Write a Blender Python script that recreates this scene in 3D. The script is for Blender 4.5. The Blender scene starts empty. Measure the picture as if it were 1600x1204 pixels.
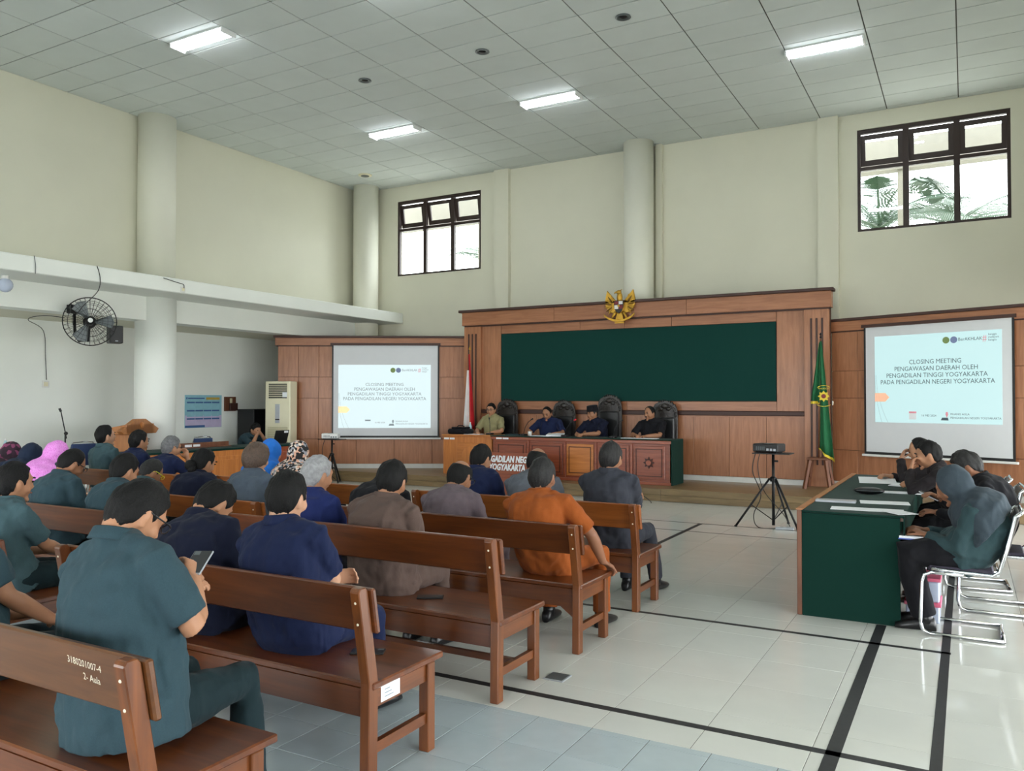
import bpy, bmesh, math, random
from mathutils import Vector, Matrix, noise
random.seed(7)
R = math.radians
sc = bpy.context.scene
col = sc.collection
# ------------------------------------------------------------------ camera, world, exposure
cam = bpy.data.cameras.new('camera'); cam.sensor_width = 36.0; cam.lens = 36.0*1266.58/1600
cam.clip_start = 0.05; cam.clip_end = 200
co = bpy.data.objects.new('camera', cam); col.objects.link(co); sc.camera = co
yaw, pit, rol = R(29.2826), R(1.0509), R(0.0477)
fw = Vector((-math.sin(yaw)*math.cos(pit), math.cos(yaw)*math.cos(pit), math.sin(pit)))
rt = Vector((math.cos(yaw), math.sin(yaw), 0)); up = rt.cross(fw)
rt, up = math.cos(rol)*rt + math.sin(rol)*up, -math.sin(rol)*rt + math.cos(rol)*up
CAM = Vector((0, 0, 1.6))
m = Matrix((rt, up, -fw)).transposed().to_4x4(); m.translation = CAM
co.matrix_world = m
def proj(p):
    d = Vector(p) - CAM; w = d.dot(fw)
    return (800+1266.58*d.dot(rt)/w, 602-1266.58*d.dot(up)/w, w)
wd = bpy.data.worlds.new('overcast_sky'); sc.world = wd; wd.use_nodes = True
WB = wd.node_tree.nodes['Background']; WB.inputs[0].default_value = (0.93, 0.97, 1.0, 1); WB.inputs[1].default_value = 9.0
sc.view_settings.view_transform = 'Standard'; sc.view_settings.look = 'None'
sc.view_settings.exposure = 0.4; sc.view_settings.gamma = 1.0
sc.view_settings.use_curve_mapping = False
cy = sc.cycles
cy.max_bounces = 8; cy.diffuse_bounces = 5; cy.glossy_bounces = 3; cy.transmission_bounces = 4; cy.transparent_max_bounces = 8
cy.caustics_reflective = False; cy.caustics_refractive = False; cy.sample_clamp_indirect = 6.0
def portal(loc, rot, sx, sy):
    l = bpy.data.lights.new('window_daylight', 'AREA'); l.shape = 'RECTANGLE'; l.size = sx; l.size_y = sy
    l.cycles.is_portal = True
    o = bpy.data.objects.new('window_daylight', l); col.objects.link(o); o.location = loc; o.rotation_euler = rot
# room numbers
ZC = 6.462; YW = 14.8; YB = -5.0; XL = -12.37; XLL = -13.56; XR = 1.72; XRR = 3.9
WINL = (-11.3, -9.07, 4.42, 6.125); WINR = (-1.587, 0.635, 4.455, 6.185)
SIDE_OPEN = [(-1.2, 2.2), (2.6, 5.8), (6.1, 9.1), (9.4, 12.8)]      # openings of the right aisle wall, z 0.0-2.7
SIDE_HIGH = []      # clerestory on the right, z 4.3-6.0
BACK_OPEN = [(-13.4, -12.4), (-11.6, -8.0), (-7.4, -3.8), (-3.2, 0.4)]                # doorways of the back wall, z 0.0-2.8
for w in (WINL, WINR):
    portal(((w[0]+w[1])/2, YW+0.25, (w[2]+w[3])/2), (R(90), 0, R(180)), w[1]-w[0], w[3]-w[2])
for a, b in SIDE_OPEN: portal((XRR+0.22, (a+b)/2, 1.4), (R(90), 0, R(90)), b-a, 2.8)
for a, b in SIDE_HIGH: portal((XR+0.22, (a+b)/2, 5.15), (R(90), 0, R(90)), b-a, 1.7)
for a, b in BACK_OPEN: portal(((a+b)/2, YB-0.22, 1.4), (R(90), 0, 0), b-a, 2.8)
# ------------------------------------------------------------------ materials
def lin(c):
    o = []
    for v in c:
        v /= 255.0
        o.append(v/12.92 if v <= 0.04045 else ((v+0.055)/1.055)**2.4)
    return (o[0], o[1], o[2], 1)
MATS = {}
def base(name):
    m = bpy.data.materials.new(name); m.use_nodes = True
    nt = m.node_tree; MATS[name] = m
    return m, nt, nt.nodes['Principled BSDF']
def N(nt, t, **k):
    n = nt.nodes.new(t)
    for a, v in k.items(): setattr(n, a, v)
    return n
def coord(nt, scale=(1, 1, 1)):
    tc = N(nt, 'ShaderNodeTexCoord'); mp = N(nt, 'ShaderNodeMapping'); mp.inputs['Scale'].default_value = scale
    oi = N(nt, 'ShaderNodeObjectInfo'); ml = N(nt, 'ShaderNodeMath', operation='MULTIPLY'); ml.inputs[1].default_value = 37.0
    cb = N(nt, 'ShaderNodeCombineXYZ')
    nt.links.new(oi.outputs['Random'], ml.inputs[0])
    for i in range(3): nt.links.new(ml.outputs[0], cb.inputs[i])
    nt.links.new(tc.outputs['Object'], mp.inputs['Vector']); nt.links.new(cb.outputs[0], mp.inputs['Location'])
    return mp.outputs[0]
def plain(name, c, rough=0.6, metal=0.0, var=0.06, nscale=8.0, bump=0.0, bscale=60.0, spec=0.5, rnd=0.0, coat=0.0, emit=None):
    m, nt, p = base(name)
    p.inputs['Roughness'].default_value = rough; p.inputs['Metallic'].default_value = metal
    p.inputs['Specular IOR Level'].default_value = spec; p.inputs['Coat Weight'].default_value = coat
    p.inputs['Coat Roughness'].default_value = 0.12
    v = coord(nt)
    nz = N(nt, 'ShaderNodeTexNoise'); nz.inputs['Scale'].default_value = nscale; nz.inputs['Detail'].default_value = 4
    nt.links.new(v, nz.inputs['Vector'])
    hs = N(nt, 'ShaderNodeHueSaturation'); hs.inputs['Color'].default_value = lin(c)
    mr = N(nt, 'ShaderNodeMapRange'); mr.inputs[3].default_value = 1-var; mr.inputs[4].default_value = 1+var
    mr.inputs[1].default_value = 0.3; mr.inputs[2].default_value = 0.7
    nt.links.new(nz.outputs['Fac'], mr.inputs[0])
    if rnd:
        oi = N(nt, 'ShaderNodeObjectInfo'); r2 = N(nt, 'ShaderNodeMapRange'); r2.inputs[3].default_value = 1-rnd; r2.inputs[4].default_value = 1+rnd
        mu = N(nt, 'ShaderNodeMath', operation='MULTIPLY')
        nt.links.new(oi.outputs['Random'], r2.inputs[0]); nt.links.new(r2.outputs[0], mu.inputs[0]); nt.links.new(mr.outputs[0], mu.inputs[1])
        nt.links.new(mu.outputs[0], hs.inputs['Value'])
    else: nt.links.new(mr.outputs[0], hs.inputs['Value'])
    nt.links.new(hs.outputs[0], p.inputs['Base Color'])
    if bump:
        b = N(nt, 'ShaderNodeBump'); b.inputs['Strength'].default_value = bump; b.inputs['Distance'].default_value = 0.01
        n2 = N(nt, 'ShaderNodeTexNoise'); n2.inputs['Scale'].default_value = bscale; n2.inputs['Detail'].default_value = 3
        nt.links.new(v, n2.inputs['Vector']); nt.links.new(n2.outputs['Fac'], b.inputs['Height']); nt.links.new(b.outputs[0], p.inputs['Normal'])
    if emit:
        p.inputs['Emission Color'].default_value = lin(emit[0]); p.inputs['Emission Strength'].default_value = emit[1]
    return m
def wood(name, c1, c2, axis='x', rough=0.35, scale=1.0, coat=0.25, rnd=0.08):
    m, nt, p = base(name)
    s = {'x': (1.2, 14, 14), 'y': (14, 1.2, 14), 'z': (14, 14, 1.2)}[axis]
    v = coord(nt, tuple(q*scale for q in s))
    nz = N(nt, 'ShaderNodeTexNoise'); nz.inputs['Scale'].default_value = 1.6; nz.inputs['Detail'].default_value = 7; nz.inputs['Roughness'].default_value = 0.62; nz.inputs['Distortion'].default_value = 0.6
    nt.links.new(v, nz.inputs['Vector'])
    cr = N(nt, 'ShaderNodeValToRGB'); cr.color_ramp.elements[0].color = lin(c1); cr.color_ramp.elements[1].color = lin(c2)
    cr.color_ramp.elements[0].position = 0.32; cr.color_ramp.elements[1].position = 0.68
    nt.links.new(nz.outputs['Fac'], cr.inputs[0])
    oi = N(nt, 'ShaderNodeObjectInfo'); r2 = N(nt, 'ShaderNodeMapRange'); r2.inputs[3].default_value = 1-rnd; r2.inputs[4].default_value = 1+rnd
    hs = N(nt, 'ShaderNodeHueSaturation')
    nt.links.new(oi.outputs['Random'], r2.inputs[0]); nt.links.new(r2.outputs[0], hs.inputs['Value']); nt.links.new(cr.outputs[0], hs.inputs['Color'])
    nt.links.new(hs.outputs[0], p.inputs['Base Color'])
    p.inputs['Roughness'].default_value = rough; p.inputs['Coat Weight'].default_value = coat; p.inputs['Coat Roughness'].default_value = 0.2
    b = N(nt, 'ShaderNodeBump'); b.inputs['Strength'].default_value = 0.12; b.inputs['Distance'].default_value = 0.004
    nt.links.new(nz.outputs['Fac'], b.inputs['Height']); nt.links.new(b.outputs[0], p.inputs['Normal'])
    return m
def cloth(name, c, rough=0.85, fold=0.9, var=0.08):
    m, nt, p = base(name)
    p.inputs['Roughness'].default_value = rough; p.inputs['Specular IOR Level'].default_value = 0.12
    p.inputs['Sheen Weight'].default_value = 0.04
    v = coord(nt); v2 = coord(nt, (1.0, 1.0, 0.4))
    nz = N(nt, 'ShaderNodeTexNoise'); nz.inputs['Scale'].default_value = 9; nz.inputs['Detail'].default_value = 1.5; nz.inputs['Distortion'].default_value = 0.5
    fz = N(nt, 'ShaderNodeTexNoise'); fz.inputs['Scale'].default_value = 260; fz.inputs['Detail'].default_value = 2
    nt.links.new(v2, nz.inputs['Vector']); nt.links.new(v, fz.inputs['Vector'])
    hs = N(nt, 'ShaderNodeHueSaturation'); hs.inputs['Color'].default_value = lin(c)
    mr = N(nt, 'ShaderNodeMapRange'); mr.inputs[1].default_value = 0.3; mr.inputs[2].default_value = 0.7; mr.inputs[3].default_value = 1-var; mr.inputs[4].default_value = 1+var
    nt.links.new(fz.outputs['Fac'], mr.inputs[0]); nt.links.new(mr.outputs[0], hs.inputs['Value']); nt.links.new(hs.outputs[0], p.inputs['Base Color'])
    b = N(nt, 'ShaderNodeBump'); b.inputs['Strength'].default_value = fold; b.inputs['Distance'].default_value = 0.03
    nt.links.new(nz.outputs['Fac'], b.inputs['Height']); nt.links.new(b.outputs[0], p.inputs['Normal'])
    return m
def pattern(name, cols, scale, kind='voronoi'):
    m, nt, p = base(name); p.inputs['Roughness'].default_value = 0.85
    v = coord(nt)
    t = N(nt, 'ShaderNodeTexVoronoi'); t.inputs['Scale'].default_value = scale; nt.links.new(v, t.inputs['Vector'])
    cr = N(nt, 'ShaderNodeValToRGB'); cr.color_ramp.interpolation = 'CONSTANT'
    e = cr.color_ramp.elements
    while len(e) < len(cols): e.new(0.5)
    for i, c in enumerate(cols): e[i].position = i/len(cols); e[i].color = lin(c)
    if kind == 'dots': nt.links.new(t.outputs['Distance'], cr.inputs[0])
    else:
        sp = N(nt, 'ShaderNodeSeparateColor'); nt.links.new(t.outputs['Color'], sp.inputs[0]); nt.links.new(sp.outputs[0], cr.inputs[0])
    nt.links.new(cr.outputs[0], p.inputs['Base Color'])
    return m
plain('wall_paint', (220, 218, 201), 0.85, var=0.02, nscale=1.5, bump=0.04, bscale=40)
plain('white_paint', (240, 243, 238), 0.8, var=0.02, nscale=1.5)
plain('column_paint', (228, 227, 213), 0.8, var=0.02, nscale=1.5)
plain('ceiling_board', (208, 214, 213), 0.9, var=0.025, nscale=2.5, rnd=0.025)
plain('ceiling_gap', (84, 84, 78), 0.9)
plain('cream_tile', (208, 209, 203), 0.1, var=0.02, nscale=5, rnd=0.025, spec=0.22)
plain('grey_tile', (180, 192, 197), 0.16, var=0.03, nscale=9, rnd=0.03, spec=0.5)
plain('grout', (108, 107, 102), 0.8)
plain('tape_black', (34, 34, 36), 0.55, var=0.2, nscale=30)
wood('panel_wood', (146, 94, 62), (174, 117, 82), 'z', 0.42, 1.0, 0.15, 0.05)
wood('panel_wood_h', (142, 90, 59), (170, 113, 78), 'x', 0.42, 1.0, 0.15, 0.05)
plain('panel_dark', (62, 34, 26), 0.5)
plain('panel_gap', (80, 48, 34), 0.7)
wood('stage_wood', (112, 92, 62), (140, 117, 82), 'x', 0.4, 0.8, 0.2, 0.08)
plain('stage_base', (60, 48, 34), 0.8)
plain('white_skirting', (214, 214, 210), 0.3)
wood('bench_wood', (76, 36, 12), (110, 57, 22), 'x', 0.33, 0.8, 0.22, 0.07)
wood('bench_wood_z', (86, 44, 17), (122, 68, 29), 'z', 0.34, 0.8, 0.2, 0.07)
wood('bench_wood_y', (86, 44, 17), (120, 66, 28), 'y', 0.34, 0.8, 0.2, 0.07)
wood('bench_brown', (80, 46, 20), (108, 65, 31), 'x', 0.34, 0.8, 0.3, 0.04)
wood('bench_light', (118, 62, 22), (152, 86, 36), 'x', 0.34, 0.8, 0.35, 0.04)
wood('desk_red', (128, 62, 40), (156, 80, 52), 'x', 0.35, 1.0, 0.3, 0.05)
wood('desk_orange', (176, 104, 48), (204, 130, 66), 'x', 0.35, 0.9, 0.3, 0.04)
wood('desk_orange_z', (176, 104, 48), (204, 130, 66), 'z', 0.35, 0.9, 0.3, 0.04)
wood('lectern_wood', (160, 98, 50), (186, 122, 66), 'z', 0.4, 0.9, 0.3, 0.04)
wood('stool_wood', (98, 58, 38), (124, 76, 50), 'z', 0.5, 1.0, 0.1)
plain('dark_line', (70, 32, 22), 0.5)
cloth('green_cloth', (14, 48, 41), 0.85, 0.08)
cloth('green_board', (20, 58, 53), 0.95, 0.03)
plain('black_plastic', (24, 24, 26), 0.45, var=0.1)
plain('black_metal', (26, 26, 28), 0.4, metal=0.3)
plain('black_leather', (18, 19, 21), 0.38, bump=0.15, bscale=90)
plain('carved_black', (34, 28, 25), 0.3, bump=0.5, bscale=45, var=0.3)
plain('chrome', (205, 208, 212), 0.12, metal=1.0, var=0.02)
plain('chair_pad', (60, 56, 70), 0.75)
plain('chair_shell', (84, 78, 74), 0.6)
plain('white_plastic', (228, 228, 226), 0.35)
plain('paper', (238, 240, 244), 0.8, var=0.01)
plain('cream_plastic', (232, 226, 196), 0.4, var=0.02)
plain('vent_beige', (202, 194, 160), 0.5)
plain('silver_grey', (176, 180, 186), 0.35, metal=0.3)
plain('window_frame', (46, 30, 26), 0.5)
plain('screen_white', (214, 216, 220), 0.8, var=0.01)
plain('gold', (196, 152, 60), 0.35, metal=0.75, bump=0.5, bscale=80)
plain('gold_dark', (120, 88, 34), 0.45, metal=0.6, bump=0.5, bscale=60)
plain('flag_red', (196, 34, 44), 0.8); plain('flag_white', (232, 230, 228), 0.8); plain('flag_green', (24, 98, 58), 0.8)
plain('flag_yellow', (222, 196, 60), 0.7)
plain('shield_red', (120, 30, 30), 0.5)
plain('blue_plastic', (60, 84, 170), 0.5); plain('pink_plastic', (230, 110, 140), 0.5); plain('clear_plastic', (190, 200, 222), 0.25)
plain('bottle_clear', (176, 214, 222), 0.15); plain('navy_chair', (40, 62, 104), 0.6)
plain('grey_metal', (104, 110, 112), 0.4, metal=0.5)
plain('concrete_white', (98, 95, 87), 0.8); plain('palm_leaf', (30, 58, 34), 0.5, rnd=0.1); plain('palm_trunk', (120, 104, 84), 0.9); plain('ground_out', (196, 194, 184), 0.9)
plain('ink', (40, 46, 56), 0.8); plain('ink_soft', (120, 136, 146), 0.8); plain('chalk', (222, 212, 190), 0.8)
plain('slide_white', (120, 128, 128), 0.9, var=0.0, emit=((200, 240, 242), 0.62))
plain('slide_wash', (120, 128, 128), 0.9, var=0.0, emit=((224, 244, 248), 0.68))
plain('slide_text', (60, 70, 78), 0.9, emit=((100, 125, 130), 0.2))
plain('slide_text_pale', (110, 120, 124), 0.9, emit=((150, 165, 172), 0.3))
plain('slide_orange', (200, 150, 120), 0.9, emit=((240, 190, 160), 0.5))
plain('slide_orange_pale', (220, 190, 140), 0.9, emit=((250, 220, 170), 0.6))
plain('slide_logo_green', (90, 110, 70), 0.9, emit=((130, 150, 90), 0.3)); plain('slide_logo_blue', (90, 100, 130), 0.9, emit=((120, 135, 165), 0.35))
plain('slide_logo_red', (180, 110, 120), 0.9, emit=((210, 150, 160), 0.4))
plain('tube_light', (250, 250, 250), 0.5, var=0.0, emit=((244, 250, 255), 24.0))
plain('lamp_white', (236, 238, 240), 0.4, var=0.0)
plain('poster_blue', (140, 190, 205), 0.5); plain('poster_lilac', (196, 184, 216), 0.5); plain('poster_bar', (60, 96, 150), 0.5); plain('poster_gold', (190, 160, 70), 0.5)
g, nt, p = base('glass'); nt.nodes.remove(p)
tr = N(nt, 'ShaderNodeBsdfTransparent'); tr.inputs[0].default_value = (0.97, 0.99, 0.98, 1); gl = N(nt, 'ShaderNodeBsdfGlossy'); gl.inputs['Roughness'].default_value = 0.02
mx = N(nt, 'ShaderNodeMixShader'); mx.inputs[0].default_value = 0.05
nt.links.new(tr.outputs[0], mx.inputs[1]); nt.links.new(gl.outputs[0], mx.inputs[2]); nt.links.new(mx.outputs[0], nt.nodes['Material Output'].inputs[0])
# people
for nm, c in dict(skin_a=(158, 112, 84), skin_b=(176, 128, 98), skin_c=(140, 96, 72), skin_d=(196, 150, 122)).items():
    plain(nm, c, 0.5, var=0.05, nscale=14, spec=0.35)
plain('hair_black', (11, 10, 10), 0.6, var=0.3, nscale=60, bump=0.5, bscale=220, spec=0.25)
plain('hair_grey', (104, 104, 106), 0.5, var=0.3, nscale=50, bump=0.5, bscale=220, spec=0.3)
plain('hair_silver', (150, 150, 152), 0.5, var=0.25, nscale=40, bump=0.5, bscale=220, spec=0.3)
plain('hair_salt', (34, 33, 33), 0.5, var=0.35, nscale=60, bump=0.5, bscale=220, spec=0.3)
plain('hair_brown', (78, 60, 48), 0.4, var=0.25, nscale=50, bump=0.8, bscale=120)
for nm, c in dict(teal=(50, 70, 78), teal_light=(66, 89, 95), teal_dark=(27, 42, 46), navy=(28, 36, 66), navy_deep=(24, 28, 46), navy_blue=(34, 44, 92), brown=(92, 76, 70), mauve=(104, 92, 98), slate=(76, 86, 98),
                  orange_suit=(146, 76, 33), charcoal=(56, 58, 66), grey_shirt=(94, 98, 106), black_cloth=(26, 26, 30), black_warm=(42, 38, 40), khaki=(142, 136, 100), hijab_navy=(36, 46, 66), hijab_slate=(58, 68, 76), hijab_teal=(50, 70, 74), hijab_blue=(44, 112, 200)).items():
    cloth(nm, c)
pattern('hijab_pink', [(214, 110, 206), (232, 150, 226), (222, 128, 214)], 60, 'dots')
pattern('hijab_plum', [(40, 24, 36), (54, 28, 46), (130, 60, 96), (40, 24, 36)], 26)
pattern('hijab_print', [(30, 28, 30), (222, 208, 196), (214, 168, 144), (150, 150, 158), (30, 28, 30)], 42)
plain('shoe_black', (20, 20, 22), 0.35); plain('lens_black', (18, 18, 20), 0.3); plain('glasses_yellow', (214, 222, 40), 0.4)
plain('lip', (132, 74, 66), 0.5); plain('brow', (30, 26, 26), 0.7)
# ------------------------------------------------------------------ mesh helpers
class MB:
    def __init__(s): s.v = []; s.f = []
    def add(s, vs, fs):
        n = len(s.v); s.v += [tuple(q) for q in vs]; s.f += [tuple(i+n for i in f) for f in fs]; return s
    def box(s, x0, x1, y0, y1, z0, z1, mat=None):
        vs = [(x, y, z) for z in (z0, z1) for y in (y0, y1) for x in (x0, x1)]
        if mat is not None: vs = [mat @ Vector(q) for q in vs]
        return s.add(vs, [(0, 2, 3, 1), (4, 5, 7, 6), (0, 1, 5, 4), (2, 6, 7, 3), (0, 4, 6, 2), (1, 3, 7, 5)])
    def beam(s, a, b, w, h, upv=(0, 0, 1)):
        a = Vector(a); b = Vector(b); d = (b-a).normalized(); u = Vector(upv)
        if abs(d.dot(u)) > 0.98: u = Vector((0, 1, 0))
        r = d.cross(u).normalized(); u = r.cross(d)
        vs = [p + r*sx*w/2 + u*sz*h/2 for p in (a, b) for sx, sz in ((-1, -1), (1, -1), (1, 1), (-1, 1))]
        return s.add(vs, [(3, 2, 1, 0), (4, 5, 6, 7), (0, 1, 5, 4), (1, 2, 6, 5), (2, 3, 7, 6), (3, 0, 4, 7)])
    def rings(s, rings, closed=False):
        n = len(rings[0]); vs = [q for r in rings for q in r]; fs = []
        k = len(rings)
        for i in range(k if closed else k-1):
            j = (i+1) % k
            for t in range(n):
                fs.append((i*n+t, i*n+(t+1) % n, j*n+(t+1) % n, j*n+t))
        if not closed:
            fs.append(tuple(reversed(range(n)))); fs.append(tuple((k-1)*n+t for t in range(n)))
        return s.add(vs, fs)
    def tube(s, path, rad, n=8, closed=False):
        path = [Vector(p) for p in path]; k = len(path)
        if not isinstance(rad, (list, tuple)): rad = [rad]*k
        rings = []; pu = None
        for i, p in enumerate(path):
            a = path[i-1] if (i > 0 or closed) else p; b = path[(i+1) % k] if (i < k-1 or closed) else p
            d = (b-a).normalized()
            if pu is None:
                pu = Vector((0, 0, 1)) if abs(d.z) < 0.9 else Vector((0, 1, 0))
            r = d.cross(pu).normalized(); u = r.cross(d).normalized(); pu = u
            rings.append([p + (r*math.cos(2*math.pi*t/n)+u*math.sin(2*math.pi*t/n))*rad[i] for t in range(n)])
        return s.rings(rings, closed)
    def lathe(s, prof, n=16, c=(0, 0, 0), mat=None):
        c = Vector(c); rings = []
        for r, z in prof:
            ring = [Vector((max(r, 1e-4)*math.cos(2*math.pi*t/n), max(r, 1e-4)*math.sin(2*math.pi*t/n), z)) for t in range(n)]
            rings.append([(mat @ q if mat is not None else q)+c for q in ring])
        return s.rings(rings)
    def prism(s, poly, d0, d1, ax='y', off=(0, 0, 0)):
        def mp(u, w, d):
            q = {'y': (u, d, w), 'x': (d, u, w), 'z': (u, w, d)}[ax]
            return (q[0]+off[0], q[1]+off[1], q[2]+off[2])
        n = len(poly); vs = [mp(u, w, d0) for u, w in poly] + [mp(u, w, d1) for u, w in poly]
        fs = [tuple(range(n)), tuple(reversed(range(n, 2*n)))] + [(i, i+n, (i+1) % n+n, (i+1) % n) for i in range(n)]
        return s.add(vs, fs)
    def ell(s, c, r, mat=None, nu=14, nv=9, fn=None):
        c = Vector(c); vs = []; fs = []
        for i in range(1, nv):
            th = math.pi*i/nv
            for j in range(nu):
                ph = 2*math.pi*j/nu; d = Vector((math.sin(th)*math.cos(ph), math.sin(th)*math.sin(ph), math.cos(th)))
                q = fn(d) if fn else Vector((d.x*r[0], d.y*r[1], d.z*r[2]))
                vs.append((mat @ q if mat is not None else q)+c)
        for d in (Vector((0, 0, 1)), Vector((0, 0, -1))):
            q = fn(d) if fn else Vector((0, 0, d.z*r[2])); vs.append((mat @ q if mat is not None else q)+c)
        t = (nv-1)*nu
        for i in range(nv-2):
            for j in range(nu): fs.append((i*nu+j, (i+1)*nu+j, (i+1)*nu+(j+1) % nu, i*nu+(j+1) % nu))
        for j in range(nu):
            fs.append((t, j, (j+1) % nu)); fs.append((t+1, (nv-2)*nu+(j+1) % nu, (nv-2)*nu+j))
        return s.add(vs, fs)
    def mesh(s, name, bevel=0.0):
        me = bpy.data.meshes.new(name); me.from_pydata(s.v, [], s.f)
        bm = bmesh.new(); bm.from_mesh(me)
        bmesh.ops.recalc_face_normals(bm, faces=bm.faces)
        if bevel:
            es = [e for e in bm.edges if e.is_manifold and e.calc_face_angle(0) > 0.6]
            bmesh.ops.bevel(bm, geom=es, offset=bevel, segments=1, affect='EDGES', clamp_overlap=True)
        bm.to_mesh(me); bm.free(); me.update()
        return me
def obj(name, mb, mat, parent=None, smooth=False, bevel=0.0, loc=None, rz=None):
    me = mb.mesh(name, bevel) if isinstance(mb, MB) else mb
    if not me.materials: me.materials.append(MATS[mat])
    if smooth:
        for p in me.polygons: p.use_smooth = True
    o = bpy.data.objects.new(name, me); col.objects.link(o)
    if parent: o.parent = parent
    if loc: o.location = loc
    if rz is not None: o.rotation_euler = (0, 0, rz)
    return o
def tag(o, label, cat, group=None):
    o['label'] = label; o['category'] = cat
    if group: o['group'] = group
    return o
def thing(name, label, cat, loc=(0, 0, 0), rz=0.0, group=None):
    o = bpy.data.objects.new(name, None); col.objects.link(o); o.empty_display_size = 0.1
    o.location = loc; o.rotation_euler = (0, 0, rz)
    return tag(o, label, cat, group)
def struct(name, mb, mat, **k):
    o = obj(name, mb, mat, **k); o['kind'] = 'structure'; return o
def copy_tree(o, parent=None):
    c = o.copy(); col.objects.link(c)
    if parent: c.parent = parent
    for ch in list(o.children): copy_tree(ch, c)
    return c
def text_mesh(name, body, size, mat, parent, loc, rot=(R(90), 0, 0), align='CENTER', depth=0.0, xs=1.0, bold=0.0):
    cu = bpy.data.curves.new(name, 'FONT'); cu.body = body; cu.size = size; cu.align_x = align; cu.extrude = depth; cu.resolution_u = 2; cu.offset = bold
    t = bpy.data.objects.new(name, cu); col.objects.link(t)
    dg = bpy.context.evaluated_depsgraph_get(); me = bpy.data.meshes.new_from_object(t.evaluated_get(dg))
    bpy.data.objects.remove(t); bpy.data.curves.remove(cu)
    me.materials.clear(); me.materials.append(MATS[mat])
    o = bpy.data.objects.new(name, me); col.objects.link(o); o.parent = parent
    o.location = loc; o.rotation_euler = rot; o.scale = (xs, 1, 1)
    return o
BAKE = []
# ------------------------------------------------------------------ room shell
def wall_with_holes(axis, c0, c1, a0, a1, z0, z1, holes):
    """wall slab between c0..c1 on its thin axis, running a0..a1, with rectangular holes (a,b,zlo,zhi)"""
    mb = MB(); xs = sorted({a0, a1, *[h[0] for h in holes], *[h[1] for h in holes]}); zs = sorted({z0, z1, *[h[2] for h in holes], *[h[3] for h in holes]})
    for i in range(len(xs)-1):
        for j in range(len(zs)-1):
            cx = (xs[i]+xs[i+1])/2; cz = (zs[j]+zs[j+1])/2
            if any(h[0] < cx < h[1] and h[2] < cz < h[3] for h in holes): continue
            if axis == 'y': mb.box(xs[i], xs[i+1], c0, c1, zs[j], zs[j+1])
            else: mb.box(c0, c1, xs[i], xs[i+1], zs[j], zs[j+1])
    return mb
fl = struct('floor', MB().box(XLL-0.2, XRR+0.2, YB-0.2, YW+0.2, -0.2, -0.004), 'grout')
ce = struct('ceiling', MB().box(XL-0.2, XR+0.2, YB-0.2, YW+0.2, ZC+0.012, ZC+0.2), 'ceiling_gap')
struct('wall_front', wall_with_holes('y', YW, YW+0.2, XLL-0.2, XRR+0.2, -0.004, ZC+0.012, [WINL, WINR]), 'wall_paint')
struct('wall_back', wall_with_holes('y', YB-0.2, YB, XLL-0.2, XRR+0.2, -0.004, ZC+0.012, [(a, b, -0.004, 2.8) for a, b in BACK_OPEN]), 'wall_paint')
# left: high wall on a deep beam, ledge, recessed aisle wall below
lw = MB(); lw.box(XLL, XL, YB, YW, 2.94, ZC+0.012)
struct('wall_left', lw, 'wall_paint')
struct('wall_left_aisle', MB().box(XLL-0.2, XLL, YB, YW, -0.004, 3.3), 'white_paint')
struct('trim_1', MB().box(XL, -12.0, YB, YW, 2.94, 3.336), 'white_paint')
struct('trim_2', MB().box(XL, -11.13, YB, YW, 3.336, 3.567), 'white_paint', bevel=0.012)
struct('wall_right', wall_with_holes('x', XR, XR+0.2, YB, YW, 2.924, ZC+0.012, [(a, b, 4.3, 6.0) for a, b in SIDE_HIGH]), 'wall_paint')
struct('ceiling_aisle', MB().box(XR, XRR, YB, YW, 2.924, 3.1), 'wall_paint')
struct('wall_right_aisle', wall_with_holes('x', XRR, XRR+0.2, YB, YW, -0.004, 3.1, [(a, b, -0.004, 2.8) for a, b in SIDE_OPEN]), 'wall_paint')
struct('trim_3', MB().box(1.45, XR, YB, YW, 2.924, 3.52), 'column_paint')
def column(x, y, r0, r1, z0=0.0):
    if r0 != r1: mb = MB().lathe([(r1, 3.567), (r1, ZC)], 40, (x, y, 0))
    else: mb = MB().lathe([(r0, z0), (r0, ZC)], 40, (x, y, 0))
    o = struct('column', mb, 'column_paint')
    if r0 != r1:
        lo = obj('lower_shaft', MB().lathe([(r0, z0), (r0, 3.336)], 40, (x, y, 0)), 'white_paint', o)
        for p in lo.data.polygons: p.use_smooth = len(p.vertices) == 4
    for p in o.data.polygons:
        p.use_smooth = len(p.vertices) == 4
for x, y, a, b in ((-12.15, 9.14, 0.332, 0.307), (-11.93, 14.45, 0.285, 0.285), (-5.37, 14.45, 0.28, 0.28), (1.55, 9.14, 0.32, 0.3), (-12.15, 3.9, 0.332, 0.307), (1.55, 3.9, 0.32, 0.3)):
    column(x, y, a, b)
for k, (a, b) in enumerate(((-8.69, -8.34), (-2.21, -1.88), (-5.12, -5.0))):
    struct('trim_%d' % (4+k), MB().box(a, b, YW-0.1, YW, 2.9, ZC), 'wall_paint')
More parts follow.
